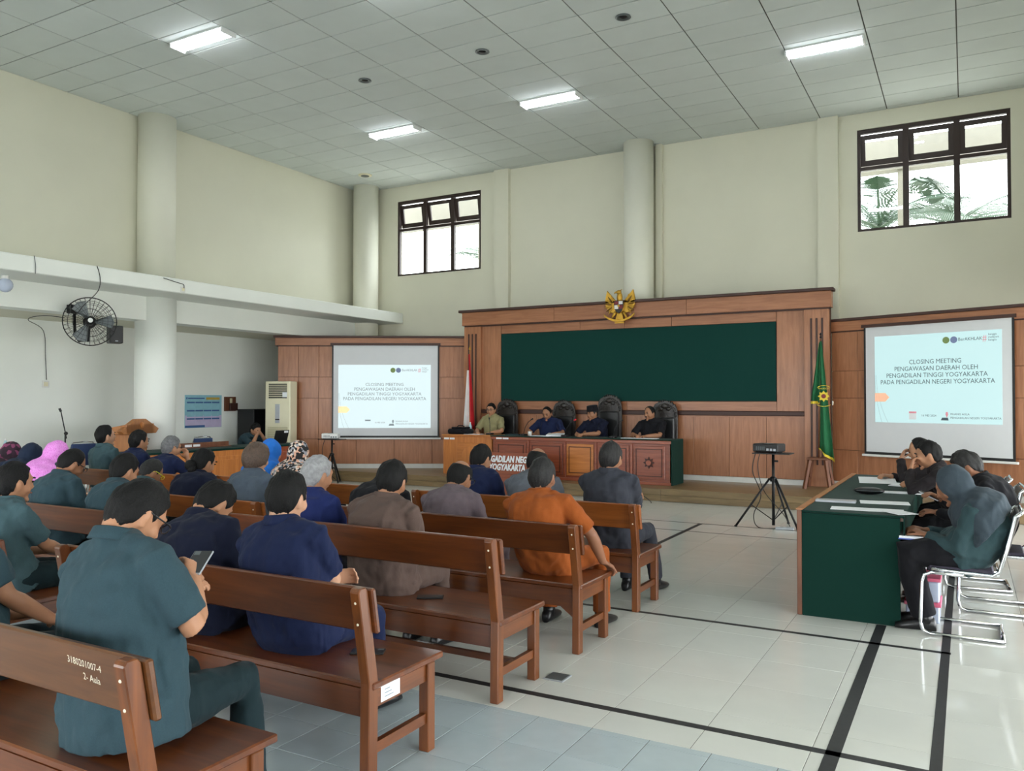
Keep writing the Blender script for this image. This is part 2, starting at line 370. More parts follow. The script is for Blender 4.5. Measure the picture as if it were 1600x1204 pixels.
# ceiling boards
CX0, CDX = -2.163, 1.0434; CY0, CDY = 12.5, 0.5382
def cell_list(x0, dx, y0, dy, xa, xb, ya, yb):
    out = []; i = math.floor((xa-x0)/dx)
    while x0+i*dx < xb-0.01:
        j = math.floor((ya-y0)/dy)
        while y0+j*dy < yb-0.01:
            a, b, c, d = max(xa, x0+i*dx), min(xb, x0+(i+1)*dx), max(ya, y0+j*dy), min(yb, y0+(j+1)*dy)
            if b-a > 0.03 and d-c > 0.03: out.append((a, b, c, d))
            j += 1
        i += 1
    return out
def px_area(c, z):
    pts = [proj((x, y, z)) for x, y in ((c[0], c[2]), (c[1], c[2]), (c[1], c[3]), (c[0], c[3]))]
    if any(p[2] < 0.3 for p in pts): return 0
    mx_, my = sum(p[0] for p in pts)/4, sum(p[1] for p in pts)/4
    if not (-60 < mx_ < 1660 and -40 < my < 1264): return 0
    return abs(sum(pts[i][0]*pts[(i+1) % 4][1]-pts[(i+1) % 4][0]*pts[i][1] for i in range(4)))/2
def lay(cells, name, mat, parent, z0, z1, gap, limit, flip):
    cells = sorted(cells, key=lambda c: -px_area(c, z1)); cache = {}; rest = MB()
    for k, (a, b, c, d) in enumerate(cells):
        if k < limit and px_area((a, b, c, d), z1) > 30:
            key = (round(b-a, 2), round(d-c, 2))
            if key not in cache:
                w, h = (b-a)/2-gap, (d-c)/2-gap
                me = MB().box(-w, w, -h, h, z0, z1).mesh(name, 0.0015); me.materials.append(MATS[mat]); cache[key] = me
            o = bpy.data.objects.new(name, cache[key]); col.objects.link(o); o.parent = parent; o.location = ((a+b)/2, (c+d)/2, 0)
        else: rest.box(a+gap, b-gap, c+gap, d-gap, z0, z1)
    if rest.v:
        o = obj(name+'_field', rest, mat, parent); o['kind'] = 'stuff'
lay(cell_list(CX0, CDX, CY0, CDY, XL, XR, YB, YW), 'ceiling_board', 'ceiling_board', ce, ZC, ZC+0.011, 0.008, 300, True)
cream = cell_list(-0.635, 0.489, 3.68, 0.489, XLL, XRR, 3.68, YW)
grey = cell_list(-2.197, 0.2935, 3.336, 0.294, XLL, XRR, YB, 3.63) + cell_list(-2.197, 0.2935, 3.63, 0.05, XLL, XRR, 3.63, 3.68)
lay(cream, 'floor_tile', 'cream_tile', fl, -0.0035, 0.0, 0.0012, 185, False)
lay(grey, 'small_floor_tile', 'grey_tile', fl, -0.0035, 0.0, 0.0016, 115, False)
# black tape on the floor
def tape(x0, x1, y0, y1, label): tag(obj('floor_tape', MB().box(x0, x1, y0, y1, 0.0, 0.0012), 'tape_black'), label, 'tape', 'black tape lines on the floor')
tape(-6.5, 1.4, 3.92, 3.972, 'thick black tape line crossing the floor nearest the bottom of the picture')
tape(-6.5, -0.1, 5.835, 5.88, 'black tape line running from the front pew end to the chrome chair')
tape(-0.575, -0.51, 0.6, 6.36, 'broad black tape line leading straight up to the green table end')
tape(-0.155, -0.105, 0.6, 9.7, 'broad black tape line passing under the seated woman\'s chrome chair')
tape(-7.5, -0.7, 9.74, 9.765, 'thin black line across the floor just before the black projector tripod')
tape(-7.5, -0.7, 10.41, 10.435, 'thin black line across the floor under the black projector tripod')
tape(-3.055, -3.0, 7.2, 10.41, 'short slanting black tape line ahead of the front row pew')
# stage of planks
st = struct('stage', MB().box(-12.35, XRR-0.02, 12.42, YW-0.02, 0.0, 0.185), 'stage_base')
px0 = -12.35
random.seed(3)
for r_ in range(4):
    x = -12.35; z0, z1 = 0.004+r_*0.049, 0.004+(r_+1)*0.049-0.002
    first = True
    while x < XRR-0.05:
        w = (1.35 if first and r_ % 2 else 2.7); first = False
        e = min(x+w, XRR-0.03)
        if r_ in (0, 2): obj('stage_plank', MB().box(x+0.002, e-0.002, 12.4, 12.42, z0, z1+0.048), 'stage_wood', st, bevel=0.002)
        x = e
yy = 12.4; k = 0
while yy < YW-0.1:
    x = -12.35; first = True
    while x < XRR-0.05:
        w = (1.35 if first and k % 2 else 2.7); first = False
        e = min(x+w, XRR-0.03)
        obj('stage_plank', MB().box(x+0.0015, e-0.0015, yy+0.001, min(yy+0.199, YW-0.03), 0.186, 0.2), 'stage_wood', st, bevel=0.0015)
        x = e
    yy += 0.2; k += 1
# ------------------------------------------------------------------ timber panelling
def dark_cap(mb, x0, x1, y0, y1, z): mb.box(x0, x1, y0, y1, z, z+0.05)
def panel_run(name, loc, rz, L, label_cols, zb, zt):
    root = struct(name, MB().box(0, L, 0.03, 0.12, 0.0, zt), 'panel_gap'); root.location = loc; root.rotation_euler = (0, 0, rz)
    rows = [(zb+0.09, 0.80), (0.80, 1.64), (1.64, 2.08), (2.08, zt)]
    x = 0.0
    for w in label_cols:
        e = min(x+w, L)
        for a, b in rows: obj('panel', MB().box(x+0.003, e-0.003, 0.0, 0.03, a+0.003, b-0.003), 'panel_wood', root, bevel=0.002)
        x = e
    obj('skirting', MB().box(0, L, -0.012, 0.03, zb, zb+0.088), 'white_skirting', root)
    obj('fascia', MB().box(-0.05, L+0.0, -0.05, 0.14, zt, zt+0.155), 'panel_wood_h', root, bevel=0.003)
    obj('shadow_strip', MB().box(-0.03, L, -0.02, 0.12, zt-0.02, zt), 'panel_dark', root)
    obj('cornice', MB().box(-0.08, L, -0.08, 0.15, zt+0.155, zt+0.2), 'panel_dark', root, bevel=0.004)
    return root
AL = math.atan2(14.2-12.23, -9.05+12.4); LL = math.hypot(14.2-12.23, 3.35)
AR = math.atan2(-0.377, 0.926)
panel_run('wood_panelling_left', (-12.4, 12.23, 0), AL, LL+0.1, [0.42, 0.42, 0.78, 0.78, 0.78, 0.8], 0.2, 2.73)
panel_run('wood_panelling_right', (-1.93, 14.2, 0), AR, 4.6, [0.44, 0.87, 0.87, 0.87, 0.87, 0.7], 0.2, 2.73)
YC = 14.05
cp = struct('wood_panelling_centre', MB().box(-8.97, -1.93, YC+0.03, YC+0.1, 0.2, 3.38), 'panel_gap')
def cpan(x0, x1, z0, z1, mat='panel_wood', y0=YC, name='panel'): return obj(name, MB().box(x0+0.003, x1-0.003, y0, YC+0.03, z0+0.003, z1-0.003), mat, cp, bevel=0.002)
for a, b in ((-8.58, -8.13), (-2.78, -2.33)): cpan(a, b, 1.42, 3.1)
for a, b in ((-8.13, -6.4), (-6.4, -5.5), (-5.5, -4.6), (-4.6, -2.78)): cpan(a, b, 2.93, 3.1, 'panel_wood_h')
for a, b in ((-8.13, -5.45), (-5.45, -2.78)): cpan(a, b, 1.42, 1.585, 'panel_wood_h')
x = -8.58
while x < -2.34: cpan(x, min(x+0.625, -2.33), 0.29, 1.34); x += 0.625
for a, b in ((-8.58, -5.45), (-5.45, -2.33)):
    obj('chair_rail', MB().box(a, b, YC-0.03, YC+0.03, 1.345, 1.415), 'panel_dark', cp, bevel=0.006)
    obj('rail_moulding', MB().box(a, b, YC-0.015, YC+0.03, 1.315, 1.338), 'panel_wood_h', cp)
obj('skirting', MB().box(-8.58, -2.33, YC-0.012, YC+0.03, 0.2, 0.288), 'white_skirting', cp)
for a, b in ((-9.0, -6.9), (-6.9, -4.3), (-4.3, -1.9)): obj('fascia', MB().box(a+0.002, b-0.002, YC-0.1, YC+0.1, 3.12, 3.385), 'panel_wood_h', cp, bevel=0.003)
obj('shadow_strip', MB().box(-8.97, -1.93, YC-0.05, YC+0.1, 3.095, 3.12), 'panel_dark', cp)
obj('cornice', MB().box(-9.06, -1.86, YC-0.15, YC+0.11, 3.385, 3.435), 'panel_dark', cp, bevel=0.006)
for a in (-8.97, -2.33):
    pl = obj('pilaster', MB().box(a, a+0.39, YC-0.06, YC+0.03, 0.2, 3.095), 'panel_wood', cp, bevel=0.004)
    for g_ in range(3):
        gx = a+0.1+g_*0.085
        obj('groove_bead', MB().box(gx, gx+0.03, YC-0.075, YC-0.058, 0.55, 2.95), 'panel_dark', pl, bevel=0.004)
tag(obj('green_felt_board', MB().box(-8.12, -2.79, YC-0.012, YC+0.028, 1.592, 2.925), 'green_board', bevel=0.004), 'long dark green felt board set in the timber wall behind the judges', 'board')
# ------------------------------------------------------------------ windows of the front wall
def window(name, w, tilt):
    x0, x1, z0, z1 = w; y = YW+0.06; zt = z1-(z1-z0)*0.385
    root = struct(name, MB().box(x0, x1, y-0.04, y+0.04, z1-0.07, z1).box(x0, x1, y-0.04, y+0.04, z0, z0+0.045).box(x0, x0+0.05, y-0.04, y+0.04, z0+0.045, z1-0.07).box(x1-0.05, x1, y-0.04, y+0.04, z0+0.045, z1-0.07), 'window_frame')
    dx = (x1-x0)/3
    for k in (1, 2): obj('mullion', MB().box(x0+k*dx-0.045, x0+k*dx+0.045, y-0.035, y+0.035, z0+0.045, z1-0.07), 'window_frame', root)
    obj('transom', MB().box(x0+0.05, x1-0.05, y-0.034, y+0.034, zt-0.03, zt+0.03), 'window_frame', root)
    for k in range(3):
        a, b = x0+k*dx+0.045, x0+(k+1)*dx-0.045
        obj('pane', MB().box(a-0.01, b+0.01, y-0.004, y+0.004, z0+0.04, zt-0.03), 'glass', root)
        h = z1-0.07-zt-0.03-0.05; s = MB()
        s.box(a, b, -0.02, 0.02, -0.08, 0).box(a, b, -0.02, 0.02, -h, -h+0.095).box(a, a+0.075, -0.02, 0.02, -h+0.09, -0.08).box(b-0.075, b, -0.02, 0.02, -h+0.09, -0.08)
        sash = obj('sash', s, 'window_frame', root); sash.location = (0, y, z1-0.09); sash.rotation_euler = (R(tilt[k]), 0, 0)
        obj('pane', MB().box(a+0.07, b-0.07, -0.004, 0.004, -h+0.085, -0.075), 'glass', sash)
window('window_1', WINL, (9, 10, 8)); window('window_2', WINR, (10, 7, 7))
# ------------------------------------------------------------------ outside the windows
struct('sky_blocking_slab', MB().box(XRR+0.2, 5.6, YB, 9.2, 2.95, 3.1).box(XLL, 5.6, YB-1.6, YB-0.2, 2.95, 3.1), 'concrete_white')  # added unseen slabs over the side and back openings, blocking high sky light
struct('ground', MB().box(-60, 50, -45, 70, -0.5, -0.22), 'ground_out')
def canopy(x0, x1, posts, label):
    t = thing('porch_beam', label, 'beam', (0, 17.0, 0))
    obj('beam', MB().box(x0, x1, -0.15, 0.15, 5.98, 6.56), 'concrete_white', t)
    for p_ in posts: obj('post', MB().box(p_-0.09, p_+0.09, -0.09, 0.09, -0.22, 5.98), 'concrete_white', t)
canopy(-14.6, -8.0, (-10.35,), 'pale concrete porch beam with post outside the left high window')
canopy(-4.2, 2.6, (-1.02,), 'pale concrete porch beam with post outside the right high window')
random.seed(11)
def palm(x, y, z, nfr, ln, label):
    t = thing('palm_tree', label, 'palm tree', (x, y, -0.22), group='palms outside the window')
    obj('trunk', MB().tube([(0, 0, 0), (0.06, 0, z*0.5), (0, 0.02, z)], [0.16, 0.13, 0.1], 10), 'palm_trunk', t, smooth=True)
    for k in range(nfr):
        az = 2*math.pi*k/nfr+random.uniform(-0.2, 0.2); el = random.uniform(0.35, 1.25); d = Vector((math.cos(az), math.sin(az), 0)); mb = MB(); pts = []
        for s in range(9):
            u = s/8; pts.append(Vector((0, 0, z))+d*(ln*u*math.cos(el)*(1+0.25*u))+Vector((0, 0, ln*u*math.sin(el)-0.9*ln*u*u*0.6)))
        mb.tube(pts, [0.025-0.0024*s for s in range(9)], 4)
        for s in range(1, 60):
            u = s/60*7.9; i = int(u); q = pts[i].lerp(pts[i+1], u-i); tg = (pts[i+1]-pts[i]).normalized(); sd = tg.cross(Vector((0, 0, 1))).normalized()
            for sg in (-1, 1):
                L2 = 0.55*ln*0.5*math.sin(math.pi*(0.12+0.8*s/60))
                tip = q+sd*sg*L2*0.8+tg*L2*0.55+Vector((0, 0, -0.35*L2)); w_ = tg*0.011
                mb.add([q-w_, q+w_, q.lerp(tip, 0.5)+w_*0.9, tip, q.lerp(tip, 0.5)-w_*0.9], [(0, 1, 2, 3, 4)])
        obj('frond', mb, 'palm_leaf', t)
palm(-1.65, 19.4, 5.6, 11, 2.3, 'palm crown seen left of the post through the right high window')
palm(-0.2, 20.6, 5.7, 12, 2.6, 'feathery palm crown in the middle pane of the right high window')
palm(-12.5, 21.5, 6.0, 10, 2.2, 'pale palm crown faintly seen through the left high window')
# ------------------------------------------------------------------ ceiling fixtures
def ceiling_light(x, y, label):
    t = thing('ceiling_light', label, 'ceiling light', (x, y, ZC), group='recessed fluorescent ceiling lights')
    obj('housing', MB().box(-0.5, 0.5, -0.13, 0.13, -0.02, 0.0), 'lamp_white', t)
    for s in (-0.065, 0.065): obj('tube', MB().tube([(-0.485, s, -0.042), (0.485, s, -0.042)], 0.022, 8), 'tube_light', t, smooth=True)
    obj('reflector_fin', MB().box(-0.49, 0.49, -0.006, 0.006, -0.05, -0.02), 'lamp_white', t)
    for s in (-0.496, 0.496): obj('end_cap', MB().box(s-0.012, s+0.012, -0.12, 0.12, -0.07, -0.018), 'lamp_white', t)
for x, y, l in ((-8.911, 7.384, 'lit ceiling light nearest the left column top'), (-8.962, 11.645, 'lit ceiling light above the left high window side'), (-5.807, 11.614, 'lit ceiling light left of the middle column'),
                (-1.659, 11.707, 'lit ceiling light nearest the right high window'), (-5.807, 7.384, 'lit ceiling light over the middle pews'), (-1.659, 7.384, 'lit ceiling light over the pew ends'), (-8.911, 3.073, 'lit ceiling light over the rear left pews'),
                (-5.807, 3.073, 'lit ceiling light over the rear middle pews'), (-1.659, 3.073, 'lit ceiling light over the rear right pews'), (-8.911, -1.229, 'lit ceiling light at the back left of the hall'), (-5.807, -1.229, 'lit ceiling light at the back middle of the hall'), (-1.659, -1.229, 'lit ceiling light at the back right of the hall')):
    ceiling_light(x, y, l)
for x, l in ((-7.938, 'round dark recessed downlight furthest left in the ceiling'), (-5.848, 'round dark recessed downlight in the middle of the ceiling'), (-3.759, 'round dark recessed downlight furthest right in the ceiling')):
    t = thing('downlight', l, 'downlight', (x, 9.576, ZC), group='unlit round downlights')
    obj('rim', MB().lathe([(0.06, 0.0), (0.095, 0.0), (0.1, -0.012), (0.07, -0.016), (0.06, 0.0)], 20), 'grey_metal', t, smooth=True)
    obj('bulb', MB().ell((0, 0, -0.004), (0.05, 0.05, 0.02)), 'black_metal', t, smooth=True)
t = thing('ceiling_vent', 'small pale round ceiling vent beside the corner column', 'vent', (-11.3, 13.65, ZC))
obj('plate', MB().lathe([(0.0, 0.0), (0.15, 0.0), (0.14, -0.015), (0.0, -0.02)], 20), 'cream_plastic', t, smooth=True)
obj('ring', MB().lathe([(0.06, -0.019), (0.09, -0.019), (0.09, -0.026), (0.06, -0.026)], 20), 'grey_metal', t)
# ------------------------------------------------------------------ pews
def make_bench(L, h, low, railmat, corner=False):
    t = thing('wooden_pew', 'x', 'pew', (0, 0, 0)); X = L/2
    obj('seat', MB().box(-X, X, -0.012, 0.5, 0.402, 0.432), 'bench_wood', t, bevel=0.006)
    lean = 0.07; px = X-0.032
    for s in (-1, 1):
        a = s*px
        obj('rear_post', MB().prism([(-0.035, 0), (0.025, 0), (0.03, 0.43), (0.03-lean, h-0.015), (0.015-lean, h), (-0.02-lean, h), (-0.03-lean, h-0.015), (-0.03, 0.43)], a-0.025, a+0.025, 'x'), 'bench_wood_z', t, bevel=0.004)
        obj('front_leg', MB().box(a-0.027, a+0.027, 0.385, 0.44, 0, 0.402), 'bench_wood_z', t, bevel=0.004)
        obj('side_apron', MB().box(a-0.012, a+0.012, 0.03, 0.385, 0.32, 0.402), 'bench_wood_y', t)
        obj('side_stretcher', MB().box(a-0.014, a+0.014, 0.03, 0.385, 0.13, 0.175), 'bench_wood_y', t)
    obj('front_apron', MB().box(-px, px, 0.4, 0.424, 0.31, 0.402), 'bench_wood', t)
    obj('rear_apron', MB().box(-px, px, -0.012, 0.014, 0.285, 0.402), 'bench_wood', t)
    if low: obj('long_stretcher', MB().box(-px, px, 0.19, 0.215, 0.14, 0.175), 'bench_wood', t)
    zb = h-0.2; f = lambda z: 0.03-lean*(z-0.43)/(h-0.43)
    r = MB().prism([(f(zb), zb), (f(zb)+0.028, zb), (f(h)+0.028, h-0.008), (f(h), h-0.008)], -X-0.005, X+0.012, 'x')
    rail = obj('back_rail', r, railmat, t, bevel=0.007)
    for s in (-1, 1):
        for z in (zb+0.05, h-0.06):
            obj('screw_plug', MB().ell((s*px, f(z)-0.062, z), (0.006, 0.004, 0.006), nu=8, nv=5), 'chalk', rail)
    if corner:
        for s in (-1, 1): obj('corner_brace', MB().prism([(s*px, 0.285), (s*(px-0.12), 0.285), (s*px, 0.2)], -0.008, 0.012, 'y'), 'bench_wood', t)
    return t
protos = {}
def bench(x, y, label, L=2.08, h=0.82, low=False, mat='bench_wood', corner=False, rz=0):
    k = (L, h, low, mat, corner)
    if k not in protos: b = protos[k] = make_bench(*k)
    else: b = copy_tree(protos[k])
    b.location = (x, y, 0); b.rotation_euler = (0, 0, rz)
    tag(b, label, 'pew', 'wooden pews in rows'); return b
XA = -3.19
b0 = bench(XA+0.035, 1.6, 'nearest wooden pew with white handwritten numbers on its back rail', h=0.845, mat='bench_brown')
b1 = bench(XA+0.01, 2.665, 'wooden pew with a white paper sticker on its end and a phone on the seat', h=0.835)
b2 = bench(XA-0.005, 3.74, 'tall-backed wooden pew under the man in the brown shirt', h=0.875, low=True)
b3 = bench(XA+0.02, 4.71, 'wooden pew with braced corners under the man in the orange suit', corner=True, mat='bench_wood')
b4 = bench(XA-0.02, 5.86, 'foremost light brown pew under the man in the charcoal suit', mat='bench_light')
XM = -5.8
bench(XM, 2.62, 'pew at the left picture edge carrying a seated man in teal'); bench(XM-0.02, 3.66, 'pew carrying two teal-shirted men with bowed heads, left of the aisle', mat='bench_wood')
bench(XM+0.01, 4.56, 'middle pew carrying the woman in slate grey', mat='bench_light'); bench(XM+0.0, 5.92, 'front middle pew carrying the blue and patterned headscarves', mat='bench_light')
bench(-8.37, 4.62, 'far left pew carrying the women in pink and navy headscarves', mat='bench_wood'); bench(-8.27, 5.8, 'far left pew carrying the grey-haired man with glasses', mat='bench_light')
# handwriting on the nearest pew, lettering on two pew ends, a sticker
rl = [c for c in b0.children if c.name.startswith('back_rail')][0]
text_mesh('handwritten_mark', '3180201007-4', 0.033, 'chalk', rl, (0.74, -0.0285, 0.765), (R(99.6), R(3), 0), xs=0.9)
text_mesh('handwritten_mark', '2- Aula', 0.033, 'chalk', rl, (0.77, -0.0215, 0.722), (R(99.6), R(3), 0), xs=0.9)
ap = [c for c in b1.children if c.name.startswith('side_apron')][1]
stk = obj('paper_sticker', MB().box(1.0205, 1.0217, 0.06, 0.19, 0.33, 0.4), 'paper', b1)
for k in range(3): obj('printed_line', MB().box(1.0217, 1.0221, 0.085, 0.145-0.012*k, 0.345+0.015*k, 0.349+0.015*k), 'ink_soft', stk)
# ------------------------------------------------------------------ judges' bench, clerk desk, court board
jd = thing('judges_desk', 'long carved reddish judges\' desk under green cloth on the stage', 'desk', (-5.95, 12.88, 0.2))
obj('front_board', MB().box(-1.69, 1.69, 0.03, 0.07, 0.02, 0.72), 'desk_red', jd)
for s_ in (-1, 1): obj('side_board', MB().box(s_*1.67-0.02, s_*1.67+0.02, 0.07, 0.55, 0.0, 0.72), 'desk_red', jd)
obj('plinth', MB().box(-1.72, 1.72, 0.0, 0.075, 0.0, 0.05), 'desk_red', jd, bevel=0.004)
obj('cornice', MB().box(-1.72, 1.72, -0.01, 0.58, 0.68, 0.735), 'desk_red', jd, bevel=0.006)
xs = [-1.65, -0.95, -0.22, 0.37, 1.02, 1.65]
for i in range(5):
    a, b = xs[i]+0.04, xs[i+1]-0.04
    mat_ = 'desk_orange' if i == 2 else 'desk_red'
    pn = obj('panel', MB().box(a, b, 0.008, 0.03, 0.09, 0.64), mat_, jd, bevel=0.006)
    fr = MB(); q = 0.045
    for c, d, e, f_ in ((a+q, b-q, 0.09+q, 0.09+q+0.012), (a+q, b-q, 0.64-q-0.012, 0.64-q), (a+q, a+q+0.012, 0.09+q, 0.64-q), (b-q-0.012, b-q, 0.09+q, 0.64-q)): fr.box(c, d, 0.0, 0.012, e, f_)
    obj('bead', fr, 'dark_line', pn)
    if i == 4:
        star = []
        for k in range(16):
            r_ = 0.1 if k % 2 == 0 else 0.06; star.append(((a+b)/2+r_*math.cos(math.pi*k/8), 0.365+r_*math.sin(math.pi*k/8)))
        em = obj('carved_emblem', MB().prism(star, -0.006, 0.01, 'y'), 'dark_line', pn)
        em2 = MB().lathe([(0.02, -0.0), (0.045, 0.0), (0.045, 0.012), (0.02, 0.012)], 16, ((a+b)/2, -0.012, 0.365), Matrix.Rotation(R(90), 3, 'X')); obj('emblem_ring', em2, 'desk_red', pn)
for c in xs[1:-1]: obj('stile', MB().box(c-0.02, c+0.02, 0.0, 0.03, 0.06, 0.68), 'desk_red', jd, bevel=0.003)
obj('tablecloth', MB().box(-1.73, 1.735, -0.015, 0.6, 0.737, 0.752), 'green_cloth', jd, bevel=0.004)
obj('cloth_side_drop', MB().box(1.722, 1.735, -0.01, 0.6, 0.0, 0.737), 'green_cloth', jd)
for k, z in ((0, 0), (1, 0)):
    obj('paper_tag', MB().box(-1.6+k*0.14, -1.48+k*0.14, -0.0125, -0.0105, 0.69, 0.72), 'paper', jd)
cd = thing('clerk_desk', 'orange wooden clerk desk with an arched panel, left of the judges\' desk', 'desk', (-8.22, 12.9, 0.2))
obj('front_board', MB().box(-0.54, 0.54, 0.03, 0.07, 0.0, 0.725), 'desk_orange_z', cd, bevel=0.004)
for s_ in (-1, 1): obj('side_board', MB().box(s_*0.52-0.02, s_*0.52+0.02, 0.07, 0.56, 0.0, 0.725), 'desk_orange_z', cd)
obj('top', MB().box(-0.56, 0.56, -0.0, 0.6, 0.725, 0.752), 'desk_orange', cd, bevel=0.005)
pn = obj('panel', MB().box(-0.22, 0.42, 0.012, 0.03, 0.1, 0.6), 'desk_orange', cd, bevel=0.006)
arch = [(-0.1, 0.16), (0.3, 0.16)] + [(0.1+0.2*math.cos(R(a_)), 0.36+0.18*math.sin(R(a_))) for a_ in range(0, 181, 15)]
obj('arched_moulding', MB().prism(arch, 0.0, 0.014, 'y'), 'desk_orange_z', pn, bevel=0.004)
for k in range(2): obj('paper_tag', MB().box(-0.52+k*0.13, -0.41+k*0.13, 0.027, 0.0295, 0.655, 0.69), 'paper', cd)
pb = thing('court_podium', 'low reddish wooden podium lettered in white below the stage', 'podium', (-6.84, 11.9, 0))
obj('body', MB().box(-0.66, 0.66, 0.05, 0.42, 0.0, 0.42), 'desk_red', pb, bevel=0.006)
bd = obj('name_board', MB().prism([(0.0, 0.36), (0.03, 0.36), (0.12, 0.71), (0.09, 0.71)], -0.72, 0.72, 'x'), 'desk_red', pb, bevel=0.005)
obj('top', MB().box(-0.7, 0.7, 0.1, 0.45, 0.42, 0.445), 'desk_red', pb, bevel=0.005)
text_mesh('lettering', 'PENGADILAN NEGERI', 0.15, 'paper', bd, (0.05, 0.043, 0.555), (R(75.6), 0, 0), xs=0.7, depth=0.003, bold=0.006)
text_mesh('lettering', 'YOGYAKARTA', 0.15, 'paper', bd, (0.06, 0.009, 0.42), (R(75.6), 0, 0), xs=0.7, depth=0.003, bold=0.006)
obj('lock_plate', MB().lathe([(0.0, 0), (0.024, 0), (0.02, 0.01), (0.0, 0.012)], 14, (0.16, 0.05, 0.24), Matrix.Rotation(R(90), 3, 'X')), 'gold', pb)
tag(obj('paper_sheet', MB().box(-0.14, 0.14, -0.1, 0.1, 0, 0.012), 'paper', loc=(-7.05, 12.2, 0.445), rz=0.2), 'stack of white paper on the lettered podium', 'paper')
# judges' carved chairs
def carved_chair(x, y, h, label):
    t = thing('carved_chair', label, 'chair', (x, y, 0.2), 0, 'carved black high-backed chairs')
    w = 0.25; out = []
    zt = h-0.2; top = []
    n = 26
    for i in range(n+1):
        u = -1+2*i/n; s = (1-abs(u)**2.2); b = 0.018*math.cos(i*math.pi*0.9)
        top.append((u*(w+0.015*math.cos(u*9)), zt-0.26+0.26*s**0.55+b*(0.4+s)))
    out = [(-w+0.02, 0.42)] + top + [(w-0.02, 0.42)]
    fr = obj('back_frame', MB().prism(out, 0.0, 0.05, 'y'), 'carved_black', t, bevel=0.006)
    for k in range(13):
        a = math.pi*k/12
        cx, cz = 0.2*math.cos(a), zt-0.28+0.2*math.sin(a)
        obj('carved_scroll', MB().tube([(cx+0.028*math.cos(q*0.9)*(1-q/9), -0.006, cz+0.028*math.sin(q*0.9)*(1-q/9)) for q in range(8)], 0.009, 5), 'carved_black', fr, smooth=True)
    obj('carved_crest', MB().ell((0, -0.002, zt-0.1), (0.06, 0.03, 0.05)).ell((-0.07, 0, zt-0.15), (0.045, 0.024, 0.035)).ell((0.07, 0, zt-0.15), (0.045, 0.024, 0.035)), 'carved_black', fr, smooth=True)
    obj('back_pad', MB().box(-0.185, 0.185, -0.04, 0.0, 0.5, zt-0.3), 'black_leather', t, bevel=0.02)
    obj('seat', MB().box(-0.25, 0.25, -0.5, 0.0, 0.36, 0.455), 'black_leather', t, bevel=0.02)
    for s in (-1, 1):
        obj('rear_leg', MB().box(s*0.235-0.025, s*0.235+0.025, 0.0, 0.05, 0, 0.43), 'carved_black', t)
        obj('front_leg', MB().box(s*0.235-0.025, s*0.235+0.025, -0.49, -0.44, 0, 0.37), 'carved_black', t)
        ar = obj('armrest', MB().box(s*0.265-0.03, s*0.265+0.03, -0.42, 0.02, 0.64, 0.68), 'carved_black', t, bevel=0.01)
        obj('arm_support', MB().box(s*0.265-0.02, s*0.265+0.02, -0.4, -0.35, 0.4, 0.64), 'carved_black', t)
for x, h, l in ((-7.9, 1.62, 'carved black chair behind the man in khaki'), (-6.66, 1.6, 'carved black chair behind the judge in navy'), (-5.73, 1.7, 'tallest carved black chair, behind the judge in a black cap'), (-4.68, 1.6, 'carved black chair behind the rightmost judge in black')):
    carved_chair(x, 13.88, h, l)
# microphones, papers and bag on the desks
def gooseneck(x, y, dx, label):
    t = thing('desk_microphone', label, 'microphone', (x, y, 0.953), 0, 'gooseneck microphones on the judges\' desk')
    obj('base', MB().box(-0.05, 0.05, -0.07, 0.07, 0, 0.035), 'black_plastic', t, bevel=0.01)
    obj('gooseneck', MB().tube([(0, 0, 0.03), (dx*0.15, 0.01, 0.14), (dx*0.5, 0.03, 0.24), (dx*0.9, 0.05, 0.29)], 0.006, 6), 'black_metal', t, smooth=True)
    obj('mic_head', MB().tube([(dx*0.9, 0.05, 0.29), (dx*1.15, 0.065, 0.315)], [0.012, 0.014], 8), 'flag_red' if dx > 0.15 else 'black_plastic', t, smooth=True)
gooseneck(-7.85, 13.15, -0.05, 'desk microphone in front of the man in khaki'); gooseneck(-7.1, 13.1, 0.14, 'desk microphone beside the judge in navy')
gooseneck(-6.24, 13.05, 0.17, 'desk microphone with a red tip before the capped judge'); gooseneck(-5.32, 13.05, 0.13, 'desk microphone left of the rightmost judge')
def sheet(x, y, z, w, d, h, rz, label, mat='paper', name='paper_sheet', cat='paper', rx=0.0, group=None):
    o = obj(name, MB().box(-w/2, w/2, -d/2, d/2, 0, h), mat, loc=(x, y, z)); o.rotation_euler = (rx, 0, rz); return tag(o, label, cat, group)
sheet(-8.2, 13.15, 0.953, 0.34, 0.24, 0.006, 0.1, 'white paper before the man in khaki')
sheet(-6.72, 13.1, 0.953, 0.4, 0.22, 0.008, -0.1, 'flat white papers before the judge in navy')
sheet(-6.5, 13.2, 0.9625, 0.3, 0.24, 0.03, 0.25, 'open thick document held by the judge in navy', rx=R(6))
sheet(-4.86, 13.12, 0.953, 0.62, 0.2, 0.008, 0.03, 'long white paper before the rightmost judge')
sheet(-7.35, 13.2, 0.953, 0.3, 0.2, 0.02, 0.0, 'teal folder lying between the khaki man and the navy judge', 'hijab_teal', 'folder', 'folder')
cu = MB().lathe([(0.0, 0.0), (0.03, 0.0), (0.038, 0.075), (0.034, 0.075), (0.028, 0.008), (0.0, 0.008)], 14); tag(obj('paper_cup', cu, 'white_plastic', loc=(-6.93, 13.02, 0.9615), smooth=True), 'small white cup on the judges\' desk before the navy judge', 'cup')
bg = thing('black_bag', 'black soft bag lying on the clerk desk beside the flag', 'bag', (-8.52, 13.17, 0.953))
obj('body', MB().box(-0.24, 0.24, -0.12, 0.12, 0.0, 0.1), 'black_cloth', bg, bevel=0.03)
